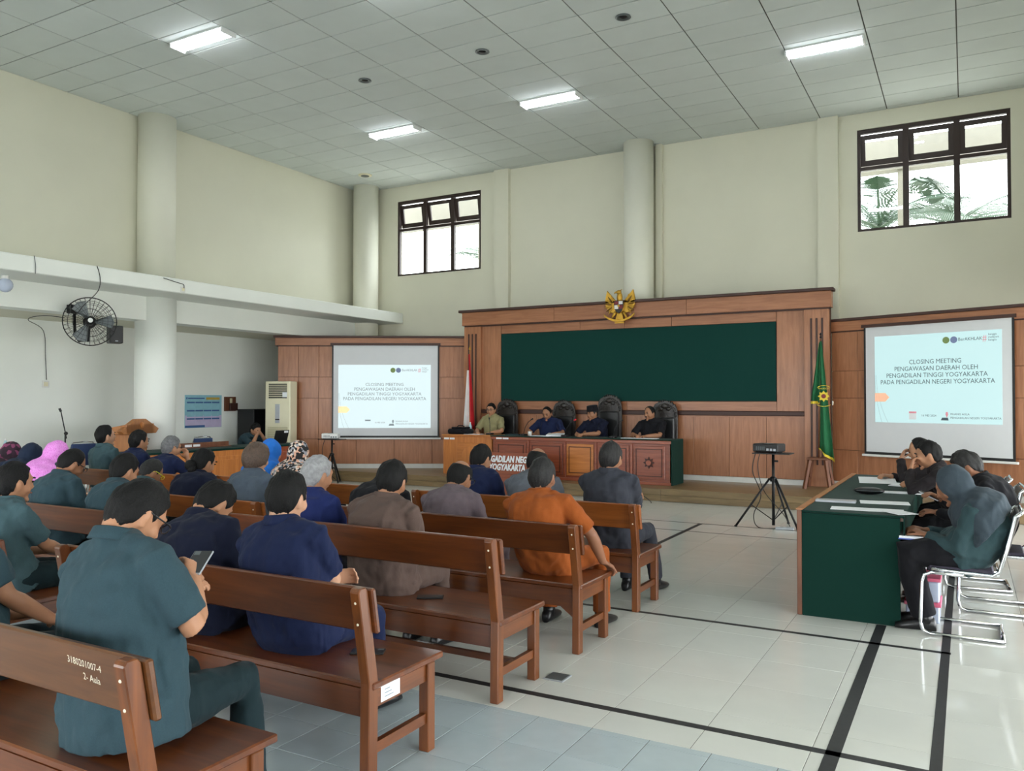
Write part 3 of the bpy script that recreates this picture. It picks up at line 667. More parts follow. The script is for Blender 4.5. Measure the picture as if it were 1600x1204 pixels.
obj('flap', MB().box(-0.17, 0.17, -0.09, 0.1, 0.1, 0.135), 'black_cloth', bg, bevel=0.02)
obj('handle', MB().tube([(-0.08, 0, 0.13), (-0.05, 0, 0.16), (0.05, 0, 0.16), (0.08, 0, 0.13)], 0.01, 6), 'black_cloth', bg, smooth=True)
def bottle(x, y, z, label):
    t = thing('water_bottle', label, 'bottle', (x, y, z), 0, 'plastic water bottles')
    obj('body', MB().lathe([(0.0, 0), (0.032, 0), (0.033, 0.06), (0.03, 0.08), (0.033, 0.1), (0.033, 0.14), (0.015, 0.19), (0.014, 0.2)], 14), 'bottle_clear', t, smooth=True)
    obj('cap', MB().lathe([(0.0, 0.198), (0.016, 0.198), (0.016, 0.222), (0.0, 0.222)], 12), 'white_plastic', t)
bottle(-8.46, 13.42, 0.953, 'water bottle standing behind the black bag on the clerk desk')
# flags and stool
fp = thing('national_flag', 'red and white flag hanging from a pole left of the clerk desk', 'flag', (-8.66, 13.72, 0.2))
obj('pole', MB().tube([(0, 0, 0), (0, 0, 2.4)], 0.014, 8), 'lectern_wood', fp, smooth=True)
obj('finial', MB().lathe([(0, 2.4), (0.025, 2.42), (0.012, 2.46), (0, 2.5)], 10), 'gold', fp, smooth=True)
obj('foot', MB().lathe([(0, 0), (0.16, 0), (0.15, 0.03), (0.03, 0.05), (0, 0.05)], 16), 'black_metal', fp)
def drape(mb, xa, xb, z0, z1, wa, wb, amp, seed, n=10, rows=12, y=-0.03, slope=0.0):
    """hanging cloth between two edge functions: width from wa at the top to wb below, with folds and thickness"""
    V0 = []
    for j in range(rows+1):
        u = j/rows
        for i in range(n+1):
            s = i/n; x = (xa+(xb-xa)*u)+(s-0.5)*(wa+(wb-wa)*u); z = z1+(z0-z1)*u + slope*(s-0.5)*u
            V0.append((x, y+amp*math.sin(s*9+seed)*(0.3+u), z))
    V1 = [(a, b+0.008, c) for a, b, c in V0]; k = len(V0); fs = []; w = n+1
    for j in range(rows):
        for i in range(n):
            q = (j*w+i, j*w+i+1, (j+1)*w+i+1, (j+1)*w+i); fs.append(q); fs.append(tuple(reversed([t+k for t in q])))
    rim = [i for i in range(n+1)]+[j*w+n for j in range(1, rows+1)]+[rows*w+i for i in range(n-1, -1, -1)]+[j*w for j in range(rows-1, 0, -1)]
    for i in range(len(rim)):
        a, b = rim[i], rim[(i+1) % len(rim)]; fs.append((b, a, a+k, b+k))
    mb.add(V0, fs) if False else mb.add(V0+V1, fs)
    return mb
obj('white_half', drape(MB(), -0.02, -0.06, 0.86, 2.0, 0.06, 0.16, 0.03, 0.3, slope=-0.06), 'flag_white', fp, smooth=True)
obj('red_half', drape(MB(), 0.0, 0.085, 0.83, 2.32, 0.03, 0.14, 0.035, 1.8, slope=-0.04), 'flag_red', fp, smooth=True)
stl = thing('flag_stool', 'brown wooden stool holding the green flag', 'stool', (-2.07, 13.72, 0.2))
obj('seat', MB().box(-0.16, 0.16, -0.16, 0.16, 0.46, 0.49), 'stool_wood', stl, bevel=0.005)
for sx in (-1, 1):
    for sy in (-1, 1): obj('leg', MB().beam((sx*0.12, sy*0.12, 0.46), (sx*0.19, sy*0.19, 0.0), 0.045, 0.045), 'stool_wood', stl)
    obj('stretcher', MB().beam((sx*0.165, -0.165, 0.15), (sx*0.165, 0.165, 0.15), 0.03, 0.03), 'stool_wood', stl)
gf = thing('court_flag', 'green flag with yellow fringe and emblem standing in the stool', 'flag', (-2.07, 13.72, 0.69))
obj('pole', MB().tube([(0, 0, 0), (0.04, 0, 1.9)], 0.014, 8), 'stool_wood', gf, smooth=True)
obj('finial', MB().lathe([(0, 1.9), (0.022, 1.92), (0.008, 1.95), (0.022, 1.975), (0, 2.0)], 8, (0.04, 0, 0)), 'black_metal', gf)
obj('flag_cloth', drape(MB(), 0.045, 0.12, 0.06, 1.86, 0.03, 0.23, 0.03, 0.8, slope=-0.16), 'flag_green', gf, smooth=True)
obj('flag_cloth', drape(MB(), 0.03, -0.05, 0.9, 1.84, 0.03, 0.14, 0.03, 2.2, slope=-0.05, y=-0.005), 'flag_green', gf, smooth=True)
obj('fringe', drape(MB(), 0.12, 0.125, 0.015, 0.06, 0.23, 0.24, 0.03, 0.8, rows=2, slope=-0.16), 'flag_yellow', gf)
for o in [c for c in gf.children if c.name.startswith('fringe')]:
    for v in o.data.vertices: v.co.z += -0.16*((v.co.x-0.12)/0.23) * (1 if v.co.z > 0.05 else 0)
obj('fringe', drape(MB(), -0.05, -0.05, 0.86, 0.9, 0.14, 0.145, 0.03, 2.2, rows=2, y=-0.006), 'flag_yellow', gf)
em = obj('emblem', MB().prism([(0.09+(0.09 if k % 2 == 0 else 0.06)*math.cos(math.pi*k/8), 0.98+(0.09 if k % 2 == 0 else 0.06)*math.sin(math.pi*k/8)) for k in range(16)], -0.072, -0.066, 'y'), 'flag_yellow', gf)
obj('emblem_disc', MB().lathe([(0, 0), (0.035, 0), (0.035, 0.006), (0, 0.006)], 14, (0.09, -0.072, 0.98), Matrix.Rotation(R(90), 3, 'X')), 'shield_red', em)
obj('emblem_arc', MB().tube([(0.09+0.1*math.cos(R(a)), -0.068, 1.1+0.05*math.sin(R(a))) for a in range(20, 161, 20)], 0.005, 5), 'flag_yellow', gf)
text_mesh('emblem_lettering', 'PENGADILAN', 0.035, 'flag_yellow', gf, (0.09, -0.073, 1.09), xs=0.8)
obj('emblem_arc', MB().tube([(0.09+0.11*math.cos(R(a)), -0.068, 0.86-0.04*math.sin(R(a))) for a in range(20, 161, 20)], 0.005, 5), 'flag_yellow', gf)
# gilded eagle emblem
eg = thing('eagle_emblem', 'gilded spread-winged eagle emblem with a shield above the green board', 'emblem', (-5.53, YC-0.13, 3.3))
def wing(s):
    pts = [(0.05, 0.04), (0.09, 0.14), (0.16, 0.22), (0.255, 0.33), (0.275, 0.24), (0.295, 0.14), (0.285, 0.05), (0.25, -0.02), (0.2, -0.08), (0.12, -0.1), (0.07, -0.07)]
    o = obj('wing', MB().prism([(s*a, b) for a, b in pts], -0.02, 0.02, 'y'), 'gold', eg, bevel=0.008)
    for k in range(7):
        a = R(75-k*22); obj('feather', MB().ell((s*(0.13+0.1*math.cos(a)), -0.024, 0.05+0.13*math.sin(a)), (0.075, 0.012, 0.014), Matrix.Rotation(-a if s > 0 else a-math.pi, 3, 'Y'), 10, 6), 'gold_dark' if k % 2 else 'gold', o, smooth=True)
wing(1); wing(-1)
obj('body', MB().ell((0, -0.02, 0.02), (0.09, 0.05, 0.16)).ell((0, -0.03, 0.19), (0.055, 0.045, 0.1)), 'gold', eg, smooth=True)
obj('head', MB().ell((-0.01, -0.045, 0.28), (0.05, 0.04, 0.042)).tube([(-0.04, -0.05, 0.285), (-0.085, -0.05, 0.275), (-0.1, -0.05, 0.25)], [0.02, 0.014, 0.003], 7).tube([(0.01, -0.03, 0.31), (0.05, -0.03, 0.33)], [0.012, 0.004], 6), 'gold', eg, smooth=True)
sh = obj('shield', MB().prism([(-0.09, 0.12), (0.09, 0.12), (0.09, 0.0), (0.06, -0.07), (0, -0.11), (-0.06, -0.07), (-0.09, 0.0)], -0.085, -0.065, 'y'), 'black_plastic', eg, bevel=0.004)
for c, mt in (((-0.08, -0.005, 0.055, 0.11), 'shield_red'), ((0.005, 0.08, 0.055, 0.11), 'flag_white'), ((-0.08, -0.005, -0.03, 0.04), 'flag_white'), ((0.005, 0.08, -0.03, 0.04), 'shield_red')):
    obj('quarter', MB().box(c[0], c[1], -0.09, -0.085, c[2], c[3]), mt, sh)
obj('shield_star', MB().ell((0, -0.09, 0.03), (0.022, 0.008, 0.026), nu=8, nv=5), 'gold', sh)
for s in (-1, 1): obj('leg', MB().tube([(s*0.07, -0.04, -0.08), (s*0.12, -0.05, -0.15), (s*0.14, -0.05, -0.2)], [0.03, 0.024, 0.018], 8), 'gold', eg, smooth=True)
obj('tail', MB().prism([(-0.05, -0.1), (0.05, -0.1), (0.08, -0.22), (-0.08, -0.22)], -0.045, -0.015, 'y'), 'gold', eg, bevel=0.006)
rb = [(-0.3, -0.13), (-0.22, -0.19), (-0.1, -0.235), (0, -0.245), (0.1, -0.235), (0.22, -0.19), (0.3, -0.13)]
obj('ribbon', MB().prism([(x, z+0.022) for x, z in rb]+[(x*0.97, z-0.022) for x, z in reversed(rb)], -0.07, -0.045, 'y'), 'gold', eg, bevel=0.003)
obj('ribbon_foot', MB().box(-0.09, 0.09, -0.05, -0.02, -0.29, -0.265), 'gold', eg)
# ------------------------------------------------------------------ projection screens
def screen(loc, rz, W, z0, z1, sl, wash, label):
    t = thing('projection_screen', label, 'screen', (loc[0], loc[1], 0.0), rz)
    obj('fabric', MB().box(-W/2, W/2, 0.0, 0.006, z0, z1), 'screen_white', t)
    bo = MB().box(-W/2-0.03, -W/2, -0.003, 0.008, z0-0.04, z1).box(W/2, W/2+0.03, -0.003, 0.008, z0-0.04, z1).box(-W/2, W/2, -0.003, 0.008, z0-0.04, z0)
    obj('black_border', bo, 'black_plastic', t)
    obj('bottom_bar', MB().box(-W/2-0.07, W/2+0.07, -0.015, 0.02, z0-0.075, z0-0.04), 'white_plastic', t, bevel=0.006)
    obj('case', MB().box(-W/2-0.06, W/2+0.06, -0.03, 0.05, z1, z1+0.05), 'panel_dark', t)
    a, b, c, d = sl; w, h = b-a, d-c; cx = (a+b)/2
    s = obj('slide', MB().box(a, b, -0.004, -0.001, c, d), 'slide_wash' if wash else 'slide_white', t)
    tm = 'slide_text_pale' if wash else 'slide_text'; y = -0.0055
    X = lambda u: a+u*w; Z = lambda v: d-v*h
    for v, tx in ((0.335, 'CLOSING MEETING'), (0.41, 'PENGAWASAN DAERAH OLEH'), (0.485, 'PENGADILAN TINGGI YOGYAKARTA'), (0.56, 'PADA PENGADILAN NEGERI YOGYAKARTA')):
        text_mesh('slide_line', tx, 0.072*h, tm, s, (X(0.5), y, Z(v)), xs=(1.02 if len(tx) < 30 else 0.98)*w/h/1.35*0.88)
    obj('slide_arrow', MB().prism([(X(-0.0), Z(0.66)), (X(0.09), Z(0.66)), (X(0.125), Z(0.71)), (X(0.09), Z(0.76)), (X(0.0), Z(0.76))], -0.006, -0.004, 'y'), 'slide_orange_pale' if wash else 'slide_orange', s)
    for u, m_ in ((0.59, 'slide_logo_green'), (0.65, 'slide_logo_blue')):
        lg = obj('slide_logo', MB().lathe([(0, 0), (0.027*w, 0), (0.027*w, 0.002), (0, 0.002)], 20, (X(u), -0.004, Z(0.085)), Matrix.Rotation(R(90), 3, 'X')), m_, s)
    text_mesh('slide_line', 'BerAKHLAK', 0.05*h, tm, s, (X(0.772), y, Z(0.1)), xs=0.92)
    text_mesh('slide_line', '#', 0.1*h, 'slide_logo_red', s, (X(0.878), y, Z(0.115)), xs=0.7)
    for k, l in enumerate(('bangga', 'melayani', 'bangsa')): text_mesh('slide_line', l, 0.03*h, tm, s, (X(0.905), y, Z(0.055+0.03*k)), align='LEFT')
    text_mesh('slide_line', '16 MEI 2024', 0.032*h, tm, s, (X(0.45), y, Z(0.925)))
    text_mesh('slide_line', 'RUANG AULA', 0.031*h, tm, s, (X(0.62), y, Z(0.905)), align='LEFT')
    text_mesh('slide_line', 'PENGADILAN NEGERI YOGYAKARTA', 0.031*h, tm, s, (X(0.62), y, Z(0.945)), align='LEFT', xs=0.98)
    obj('calendar_icon', MB().box(X(0.29), X(0.35), -0.006, -0.004, Z(0.96), Z(0.89)), 'paper' if not wash else 'slide_wash', s)
    obj('calendar_header', MB().box(X(0.29), X(0.35), -0.0065, -0.004, Z(0.89), Z(0.87)), 'slide_logo_red' if not wash else 'slide_text_pale', s)
    obj('map_pin', MB().lathe([(0.008, 0), (0.017, 0), (0.017, 0.002), (0.008, 0.002)], 14, (X(0.592), -0.004, Z(0.885)), Matrix.Rotation(R(90), 3, 'X')).prism([(X(0.58), Z(0.895)), (X(0.604), Z(0.895)), (X(0.592), Z(0.935))], -0.006, -0.004, 'y'), 'slide_logo_red' if not wash else tm, s)
    obj('map_icon', MB().prism([(X(0.545), Z(0.965)), (X(0.605), Z(0.965)), (X(0.6), Z(0.935)), (X(0.555), Z(0.935))], -0.0055, -0.004, 'y'), tm, s)
    for k in range(2):
        obj('slide_curve', MB().tube([(X(0.0+0.012*k+0.1*q*q*(0.6+0.4*k)), -0.005, Z(0.45+0.55*q)) for q in [i/8 for i in range(9)]], 0.0015, 4), 'slide_text_pale', s)
    return t
ox, oy = math.sin(AL)*0.05, -math.cos(AL)*0.05
screen((-10.485+ox, 13.36+oy), AL, 2.145, 0.87, 2.73, (-0.97, 0.93, 1.03, 2.33), True, 'left projection screen with a washed-out slide, beside the floor air conditioner')
ox, oy = math.sin(AR)*0.05, -math.cos(AR)*0.05
screen((-0.398+ox, 13.575+oy), AR, 2.094, 0.80, 2.75, (-0.90, 0.92, 1.265, 2.6), False, 'right projection screen with a clear slide above the people at the green table')
# ------------------------------------------------------------------ floor air conditioner
ac = thing('air_conditioner', 'tall cream floor-standing air conditioner beside the left screen', 'air conditioner', (-12.12, 12.05, 0.0), AL-R(12))
obj('body', MB().box(-0.27, 0.27, -0.16, 0.16, 0.0, 1.98), 'cream_plastic', ac, bevel=0.015)
obj('outlet_recess', MB().box(-0.19, 0.2, -0.168, -0.158, 1.64, 1.93), 'black_plastic', ac)
for k in range(7): obj('louvre', MB().box(-0.19, 0.2, -0.185, -0.166, 1.665+k*0.038, 1.68+k*0.038), 'cream_plastic', ac)
obj('control_panel', MB().box(-0.05, 0.05, -0.167, -0.158, 1.14, 1.52), 'silver_grey', ac, bevel=0.003)
obj('display', MB().box(-0.045, 0.045, -0.17, -0.166, 1.2, 1.225), 'black_plastic', ac)
obj('intake_grille', MB().box(-0.21, 0.22, -0.168, -0.158, 0.15, 1.06), 'vent_beige', ac, bevel=0.003)
for k in range(24): obj('grille_slat', MB().box(-0.2, 0.21, -0.172, -0.168, 0.18+k*0.037, 0.192+k*0.037), 'cream_plastic', ac)
obj('side_panel', MB().box(-0.276, -0.268, -0.12, 0.14, 0.03, 1.95), 'silver_grey', ac)
obj('energy_tag', MB().box(0.12, 0.22, -0.19, -0.186, 1.66, 1.76), 'paper', ac)
# ------------------------------------------------------------------ projectors on tripods
def tripod(loc, h, feet, label, ring, rz=0):
    t = thing('projector_tripod', label, 'tripod', loc, rz)
    obj('centre_pole', MB().tube([(0, 0, 0.02 if ring else h*0.3), (0, 0, h)], [0.02, 0.018], 10), 'black_metal', t, smooth=True)
    obj('collar', MB().lathe([(0.0, h*0.62), (0.04, h*0.62), (0.045, h*0.67), (0.02, h*0.69)], 12), 'black_plastic', t)
    for a in feet:
        e = Vector((a[0], a[1], 0.012)); s = Vector((a[0]*0.1, a[1]*0.1, h*0.66))
        lg = obj('leg', MB().tube([s, e], 0.014, 8), 'black_metal', t, smooth=True)
        obj('rubber_foot', MB().ell(e, (0.022, 0.022, 0.012), nu=8, nv=6), 'black_plastic', lg)
        obj('brace', MB().tube([(0, 0, 0.08 if ring else h*0.36), s.lerp(e, 0.55)], 0.007, 6), 'black_metal', t)
    obj('knob', MB().tube([(0.015, 0, h*0.9), (0.06, 0, h*0.9)], 0.012, 8), 'black_plastic', t)
    obj('tray', MB().box(-0.23, 0.23, -0.16, 0.16, h, h+0.014), 'black_plastic', t, bevel=0.003)
    return t
def projector(loc, rz, mat, w, d, h, label):
    t = thing('projector', label, 'projector', loc, rz)
    obj('body', MB().box(-w/2, w/2, -d/2, d/2, 0.012, h), mat, t, bevel=0.012)
    for sx in (-1, 1):
        for sy in (-1, 1): obj('foot', MB().lathe([(0, 0), (0.012, 0), (0.012, 0.014), (0, 0.014)], 8, (sx*w*0.38, sy*d*0.36, 0)), 'black_plastic', t)
    obj('lens', MB().lathe([(0, 0), (0.035, 0), (0.038, 0.03), (0.026, 0.034), (0.02, 0.02), (0, 0.02)], 16, (w*0.22, d/2-0.012, h*0.52), Matrix.Rotation(R(-90), 3, 'X')), 'black_plastic', t, smooth=True)
    for k in range(5): obj('vent_slit', MB().box(-w*0.36+k*0.025, -w*0.36+k*0.025+0.01, -d/2-0.001, -d/2+0.002, h*0.3, h*0.7), 'grey_metal' if mat == 'black_plastic' else 'black_plastic', t)
    for k in range(3): obj('socket', MB().box(w*0.05+k*0.045, w*0.05+k*0.045+0.03, -d/2-0.001, -d/2+0.002, h*0.25, h*0.5), 'silver_grey' if mat == 'black_plastic' else 'grey_metal', t)
    obj('top_button_pad', MB().box(-0.05, 0.05, -0.04, 0.04, h, h+0.003), 'grey_metal', t)
tripod((-2.15, 10.62, 0), 0.925, ((-0.42, -0.22), (0.32, -0.14), (0.12, 0.34)), 'black projector tripod standing on the bare floor left of the green table', True)
projector((-2.2, 10.62, 0.939), R(-10), 'black_plastic', 0.33, 0.26, 0.115, 'black projector on the tripod before the empty stage floor')
tripod((-10.83, 12.12, 0), 0.83, ((-0.18, -0.16), (0.26, -0.12), (-0.02, 0.26)), 'slim black tripod below the left projection screen', False)
projector((-10.86, 12.12, 0.844), R(30), 'white_plastic', 0.32, 0.24, 0.11, 'white projector on the slim tripod below the left screen')
def cable(pts, label, r=0.006, mat='black_plastic', name='cable'):
    P = [Vector(p) for p in pts]; out = []
    for i in range(len(P)-1):
        a, b, c, d = P[max(i-1, 0)], P[i], P[i+1], P[min(i+2, len(P)-1)]
        for k in range(6):
            t = k/6; out.append(0.5*((2*b)+(c-a)*t+(2*a-5*b+4*c-d)*t*t+(3*b-a-3*c+d)*t*t*t))
    out.append(P[-1]); return tag(obj(name, MB().tube(out, r, 5), mat, smooth=True), label, 'cable')
cable([(-2.36, 10.6, 0.95), (-2.4, 10.58, 0.7), (-2.3, 10.6, 0.4), (-2.38, 10.55, 0.15), (-2.3, 10.45, 0.006), (-2.05, 10.5, 0.006)], 'black cable hanging from the black projector to the floor')
cable([(-2.3, 10.58, 0.95), (-2.33, 10.56, 0.75), (-2.24, 10.52, 0.45), (-2.0, 10.44, 0.2), (-1.92, 10.46, 0.04), (-1.95, 10.5, 0.03)], 'second thin cable looping down the black tripod', 0.005)
cable([(-10.99, 12.1, 0.85), (-11.02, 12.05, 0.6), (-10.95, 12.1, 0.3), (-10.7, 12.2, 0.01), (-9.9, 12.28, 0.008), (-9.2, 12.25, 0.008)], 'black cable from the white projector along the stage foot')
cable([(-5.0, 12.15, 0.008), (-4.9, 12.3, 0.008), (-4.75, 12.35, 0.06), (-4.55, 12.3, 0.1), (-4.35, 12.2, 0.02), (-4.3, 12.1, 0.008)], 'thin cable looping against the stage front under the desk end', 0.006)
ps = thing('power_strip', 'grey power strip on the floor under the black tripod', 'power strip', (-1.98, 10.44, 0), 0.2)
obj('body', MB().box(-0.11, 0.11, -0.035, 0.035, 0, 0.035), 'silver_grey', ps, bevel=0.006)
for k in range(3): obj('socket', MB().lathe([(0, 0.034), (0.02, 0.034), (0.02, 0.038), (0, 0.038)], 10, (-0.07+k*0.07, 0, 0)), 'white_plastic', ps)
fo = thing('floor_outlet', 'small dark metal outlet cover set in the pale floor', 'outlet cover', (-2.075, 4.24, 0))
obj('plate', MB().box(-0.065, 0.065, -0.065, 0.065, 0.0, 0.006), 'silver_grey', fo, bevel=0.003)
obj('lid', MB().box(-0.055, 0.055, -0.055, 0.055, 0.006, 0.009), 'grey_metal', fo, bevel=0.002)
# ------------------------------------------------------------------ right table and what lies on it
tb = thing('green_table', 'long court table under green cloth on the right, people seated behind', 'table', (-0.75, 8.06, 0))
obj('front_board', MB().box(-0.37, -0.335, -1.69, 1.69, 0.0, 0.785), 'stool_wood', tb, bevel=0.004)
obj('end_board', MB().box(-0.335, 0.33, -1.69, -1.655, 0.0, 0.765), 'green_cloth', tb, bevel=0.003)
obj('end_board', MB().box(-0.335, 0.33, 1.655, 1.69, 0.0, 0.765), 'green_cloth', tb, bevel=0.003)
obj('table_top', MB().box(-0.335, 0.35, -1.655, 1.655, 0.74, 0.768), 'stool_wood', tb)
obj('tablecloth', MB().box(-0.335, 0.36, -1.695, 1.695, 0.768, 0.782), 'green_cloth', tb, bevel=0.004)
obj('cloth_drop', MB().box(0.352, 0.36, -1.69, 1.69, 0.62, 0.768), 'green_cloth', tb)
obj('edge_strip', MB().box(-0.375, -0.33, -1.7, 1.7, 0.785, 0.792), 'lectern_wood', tb)
ZT = 0.7825
sheet(-0.78, 8.85, ZT+0.004, 0.34, 0.5, 0.004, R(8), 'large white sheet propped at the far end of the green table', rx=R(6))
sheet(-0.52, 8.7, ZT, 0.24, 0.3, 0.008, R(-10), 'white papers under the arm of the man leaning on the green table')
sheet(-0.66, 6.62, ZT, 0.5, 0.17, 0.004, R(4), 'long white document nearest the front end of the green table')
sheet(-0.43, 6.52, ZT+0.005, 0.16, 0.2, 0.003, R(38), 'folded white page hanging at the near right corner of the green table')
sheet(-0.93, 7.02, ZT, 0.3, 0.12, 0.016, R(3), 'grey notebook lying left on the green table', 'silver_grey', 'notebook', 'notebook')
sheet(-0.58, 7.13, ZT, 0.36, 0.2, 0.004, R(8), 'pair of white pages in the middle of the green table')
sheet(-0.56, 7.95, ZT, 0.44, 0.12, 0.01, R(2), 'pale folder behind the dark pouch on the green table')
pc = thing('dark_pouch', 'dark brown oval pouch on the green table', 'pouch', (-0.75, 7.72, ZT), R(5))
obj('body', MB().ell((0, 0, 0.032), (0.125, 0.06, 0.032)), 'black_leather', pc, smooth=True)
obj('zip', MB().tube([(-0.1, -0.05, 0.034), (0, -0.062, 0.036), (0.1, -0.05, 0.034)], 0.003, 5), 'grey_metal', pc)
bx = thing('storage_box', 'clear plastic box with pink rims on the floor behind the green table end', 'box', (-0.3, 6.72, 0))
obj('body', MB().box(-0.1, 0.12, -0.14, 0.14, 0.0, 0.12).box(-0.1, 0.12, -0.14, 0.14, 0.15, 0.3), 'clear_plastic', bx, bevel=0.01)
obj('rim', MB().box(-0.11, 0.13, -0.15, 0.15, 0.12, 0.148), 'pink_plastic', bx, bevel=0.004)
obj('rim', MB().box(-0.11, 0.13, -0.15, 0.15, 0.3, 0.325), 'pink_plastic', bx, bevel=0.004)
# chrome cantilever chairs (facing -X)
def chrome_chair(x, y, label, rz=0.0):
    t = thing('chrome_chair', label, 'chair', (x, y, 0), R(90)+rz, 'chrome cantilever chairs at the green table')
    w = 0.23; r = 0.0125
    for s in (-1, 1):
        pts = [(s*w, -0.32, 0.86), (s*w, -0.29, 0.84), (s*w, -0.24, 0.62), (s*w, -0.2, 0.47), (s*w, -0.16, 0.44), (s*w, 0.1, 0.45), (s*w, 0.2, 0.455)]
        obj('side_tube', MB().tube(pts, r, 8), 'chrome', t, smooth=True)
        pts = [(s*w, 0.02, 0.425), (s*w, 0.2, 0.43), (s*w, 0.245, 0.41), (s*w, 0.26, 0.36), (s*w, 0.27, 0.08), (s*w, 0.255, 0.03), (s*w, 0.21, 0.014), (s*w, -0.22, 0.014)]
        obj('leg_tube', MB().tube(pts, r, 8), 'chrome', t, smooth=True)
    obj('base_bar', MB().tube([(-w, -0.22, 0.014), (w, -0.22, 0.014)], r, 8), 'chrome', t, smooth=True)
    obj('cross_bar', MB().tube([(-w, 0.02, 0.425), (w, 0.02, 0.425)], r*0.9, 8), 'chrome', t, smooth=True)
    obj('top_bar', MB().tube([(-w, -0.32, 0.86), (-w*0.9, -0.335, 0.875), (w*0.9, -0.335, 0.875), (w, -0.32, 0.86)], r, 8), 'chrome', t, smooth=True)
    obj('seat', MB().box(-w+0.012, w-0.012, -0.17, 0.22, 0.44, 0.472), 'chair_pad', t, bevel=0.012)
    bk = MB().prism([(-0.205, 0.5), (-0.225, 0.5), (-0.325, 0.86), (-0.305, 0.86)], -w+0.012, w-0.012, 'x')
    obj('backrest', bk, 'chair_shell', t, bevel=0.006)
chrome_chair(-0.02, 6.48, 'nearest chrome chair, under the woman in the slate headscarf')
chrome_chair(0.2, 7.3, 'chrome chair under the grey-haired man behind the woman'); chrome_chair(0.08, 8.15, 'chrome chair under the man leaning on the green table', 0.05)
chrome_chair(0.02, 8.98, 'chrome chair at the far end of the green table'); chrome_chair(0.72, 8.2, 'empty chrome chair at the right picture edge', R(-8))
# ------------------------------------------------------------------ left side desks, lectern, cabinet
def side_desk(x0, x1, y0, y1, label, mat, tagn=0):
    t = thing('side_desk', label, 'desk', ((x0+x1)/2, (y0+y1)/2, 0)); w, d = (x1-x0)/2, (y1-y0)/2
    obj('front_board', MB().box(w-0.03, w, -d, d, 0, 0.755), mat, t, bevel=0.003)
    obj('end_board', MB().box(-w, w-0.03, -d, -d+0.03, 0, 0.755), mat, t); obj('end_board', MB().box(-w, w-0.03, d-0.03, d, 0, 0.755), mat, t)
    obj('green_top', MB().box(-w-0.02, w+0.015, -d, d, 0.755, 0.79), 'green_cloth', t, bevel=0.006)
    n = max(1, round(2*d/0.85))
    for k in range(n):
        a, b = -d+2*d*k/n+0.07, -d+2*d*(k+1)/n-0.07
        pn = obj('panel', MB().box(w, w+0.012, a, b, 0.12, 0.66), mat, t, bevel=0.005)
        obj('inner_panel', MB().box(w+0.012, w+0.018, a+0.06, b-0.06, 0.18, 0.6), mat, pn, bevel=0.004)
    for k in range(tagn): obj('paper_tag', MB().box(w+0.001, w+0.003, -d+0.1+k*0.2, -d+0.26+k*0.2, 0.68, 0.73), 'paper', t)
    return t
side_desk(-11.6, -10.9, 7.6, 9.96, 'orange side desk with green top by the left column', 'desk_orange_z')
side_desk(-11.6, -10.9, 9.985, 11.45, 'reddish side desk where the man covers his face with his hands', 'desk_red', 1)
side_desk(-13.2, -12.55, 5.6, 7.25, 'green-topped desk at the far left wall with a water bottle', 'desk_orange_z')
bottle(-12.72, 6.98, 0.79, 'clear water bottle standing on the far left green-topped desk')
def low_chair(x, y, label):
    t = thing('blue_chair', label, 'chair', (x, y, 0), R(-90), 'blue chairs behind the side desk')
    obj('seat', MB().box(-0.22, 0.22, -0.2, 0.22, 0.42, 0.46), 'navy_chair', t, bevel=0.012)
    obj('backrest', MB().box(-0.21, 0.21, -0.23, -0.2, 0.55, 0.9), 'navy_chair', t, bevel=0.012)
    for s in (-1, 1): obj('frame', MB().tube([(s*0.22, 0.2, 0), (s*0.22, 0.2, 0.42), (s*0.22, -0.2, 0.43), (s*0.22, -0.24, 0.8), (s*0.17, -0.24, 0.92), (0, -0.24, 0.93)], 0.012, 7), 'chrome', t, smooth=True); obj('rear_leg', MB().tube([(s*0.22, -0.2, 0.43), (s*0.22, -0.24, 0)], 0.012, 7), 'chrome', t, smooth=True)
low_chair(-12.05, 9.25, 'blue chair with chrome rim behind the orange side desk'); low_chair(-12.05, 10.25, 'blue chair with chrome rim left of the man covering his face'); low_chair(-12.15, 8.0, 'chrome-rimmed chair beside the wooden lectern')
rk = thing('document_tray', 'long brown wooden tray with white tags on the side desk', 'tray', (-11.42, 9.55, 0.79))
obj('board', MB().box(-0.06, 0.0, -0.55, 0.55, 0.0, 0.085), 'stool_wood', rk, bevel=0.004); obj('ledge', MB().box(0.0, 0.06, -0.55, 0.55, 0.0, 0.015), 'stool_wood', rk)
for k in range(2): obj('paper_tag', MB().box(0.0, 0.003, -0.38+k*0.17, -0.24+k*0.17, 0.02, 0.06), 'paper', rk)
lc = thing('lectern', 'wooden lectern with a pointed top by the left column', 'lectern', (-11.75, 8.33, 0), R(20))
obj('body', MB().box(-0.2, 0.2, -0.24, 0.24, 0.05, 1.06), 'lectern_wood', lc, bevel=0.008)
obj('base', MB().box(-0.28, 0.28, -0.32, 0.32, 0.0, 0.06), 'lectern_wood', lc, bevel=0.008)
hd = obj('pointed_head', MB().prism([(-0.5, 1.12), (-0.42, 1.06), (0.42, 1.06), (0.5, 1.13), (0.14, 1.3), (-0.1, 1.3)], 0.16, 0.24, 'x'), 'lectern_wood', lc, bevel=0.006)
obj('top', MB().prism([(-0.3, 1.06), (0.24, 1.06), (0.24, 1.22), (-0.3, 1.12)], -0.36, 0.36, 'y'), 'lectern_wood', lc, bevel=0.006)
obj('carved_emblem', MB().lathe([(0, 0), (0.04, 0), (0.05, 0.008), (0.02, 0.014), (0, 0.014)], 16, (0.24, 0.03, 1.2), Matrix.Rotation(R(90), 3, 'Y')), 'desk_orange', hd)
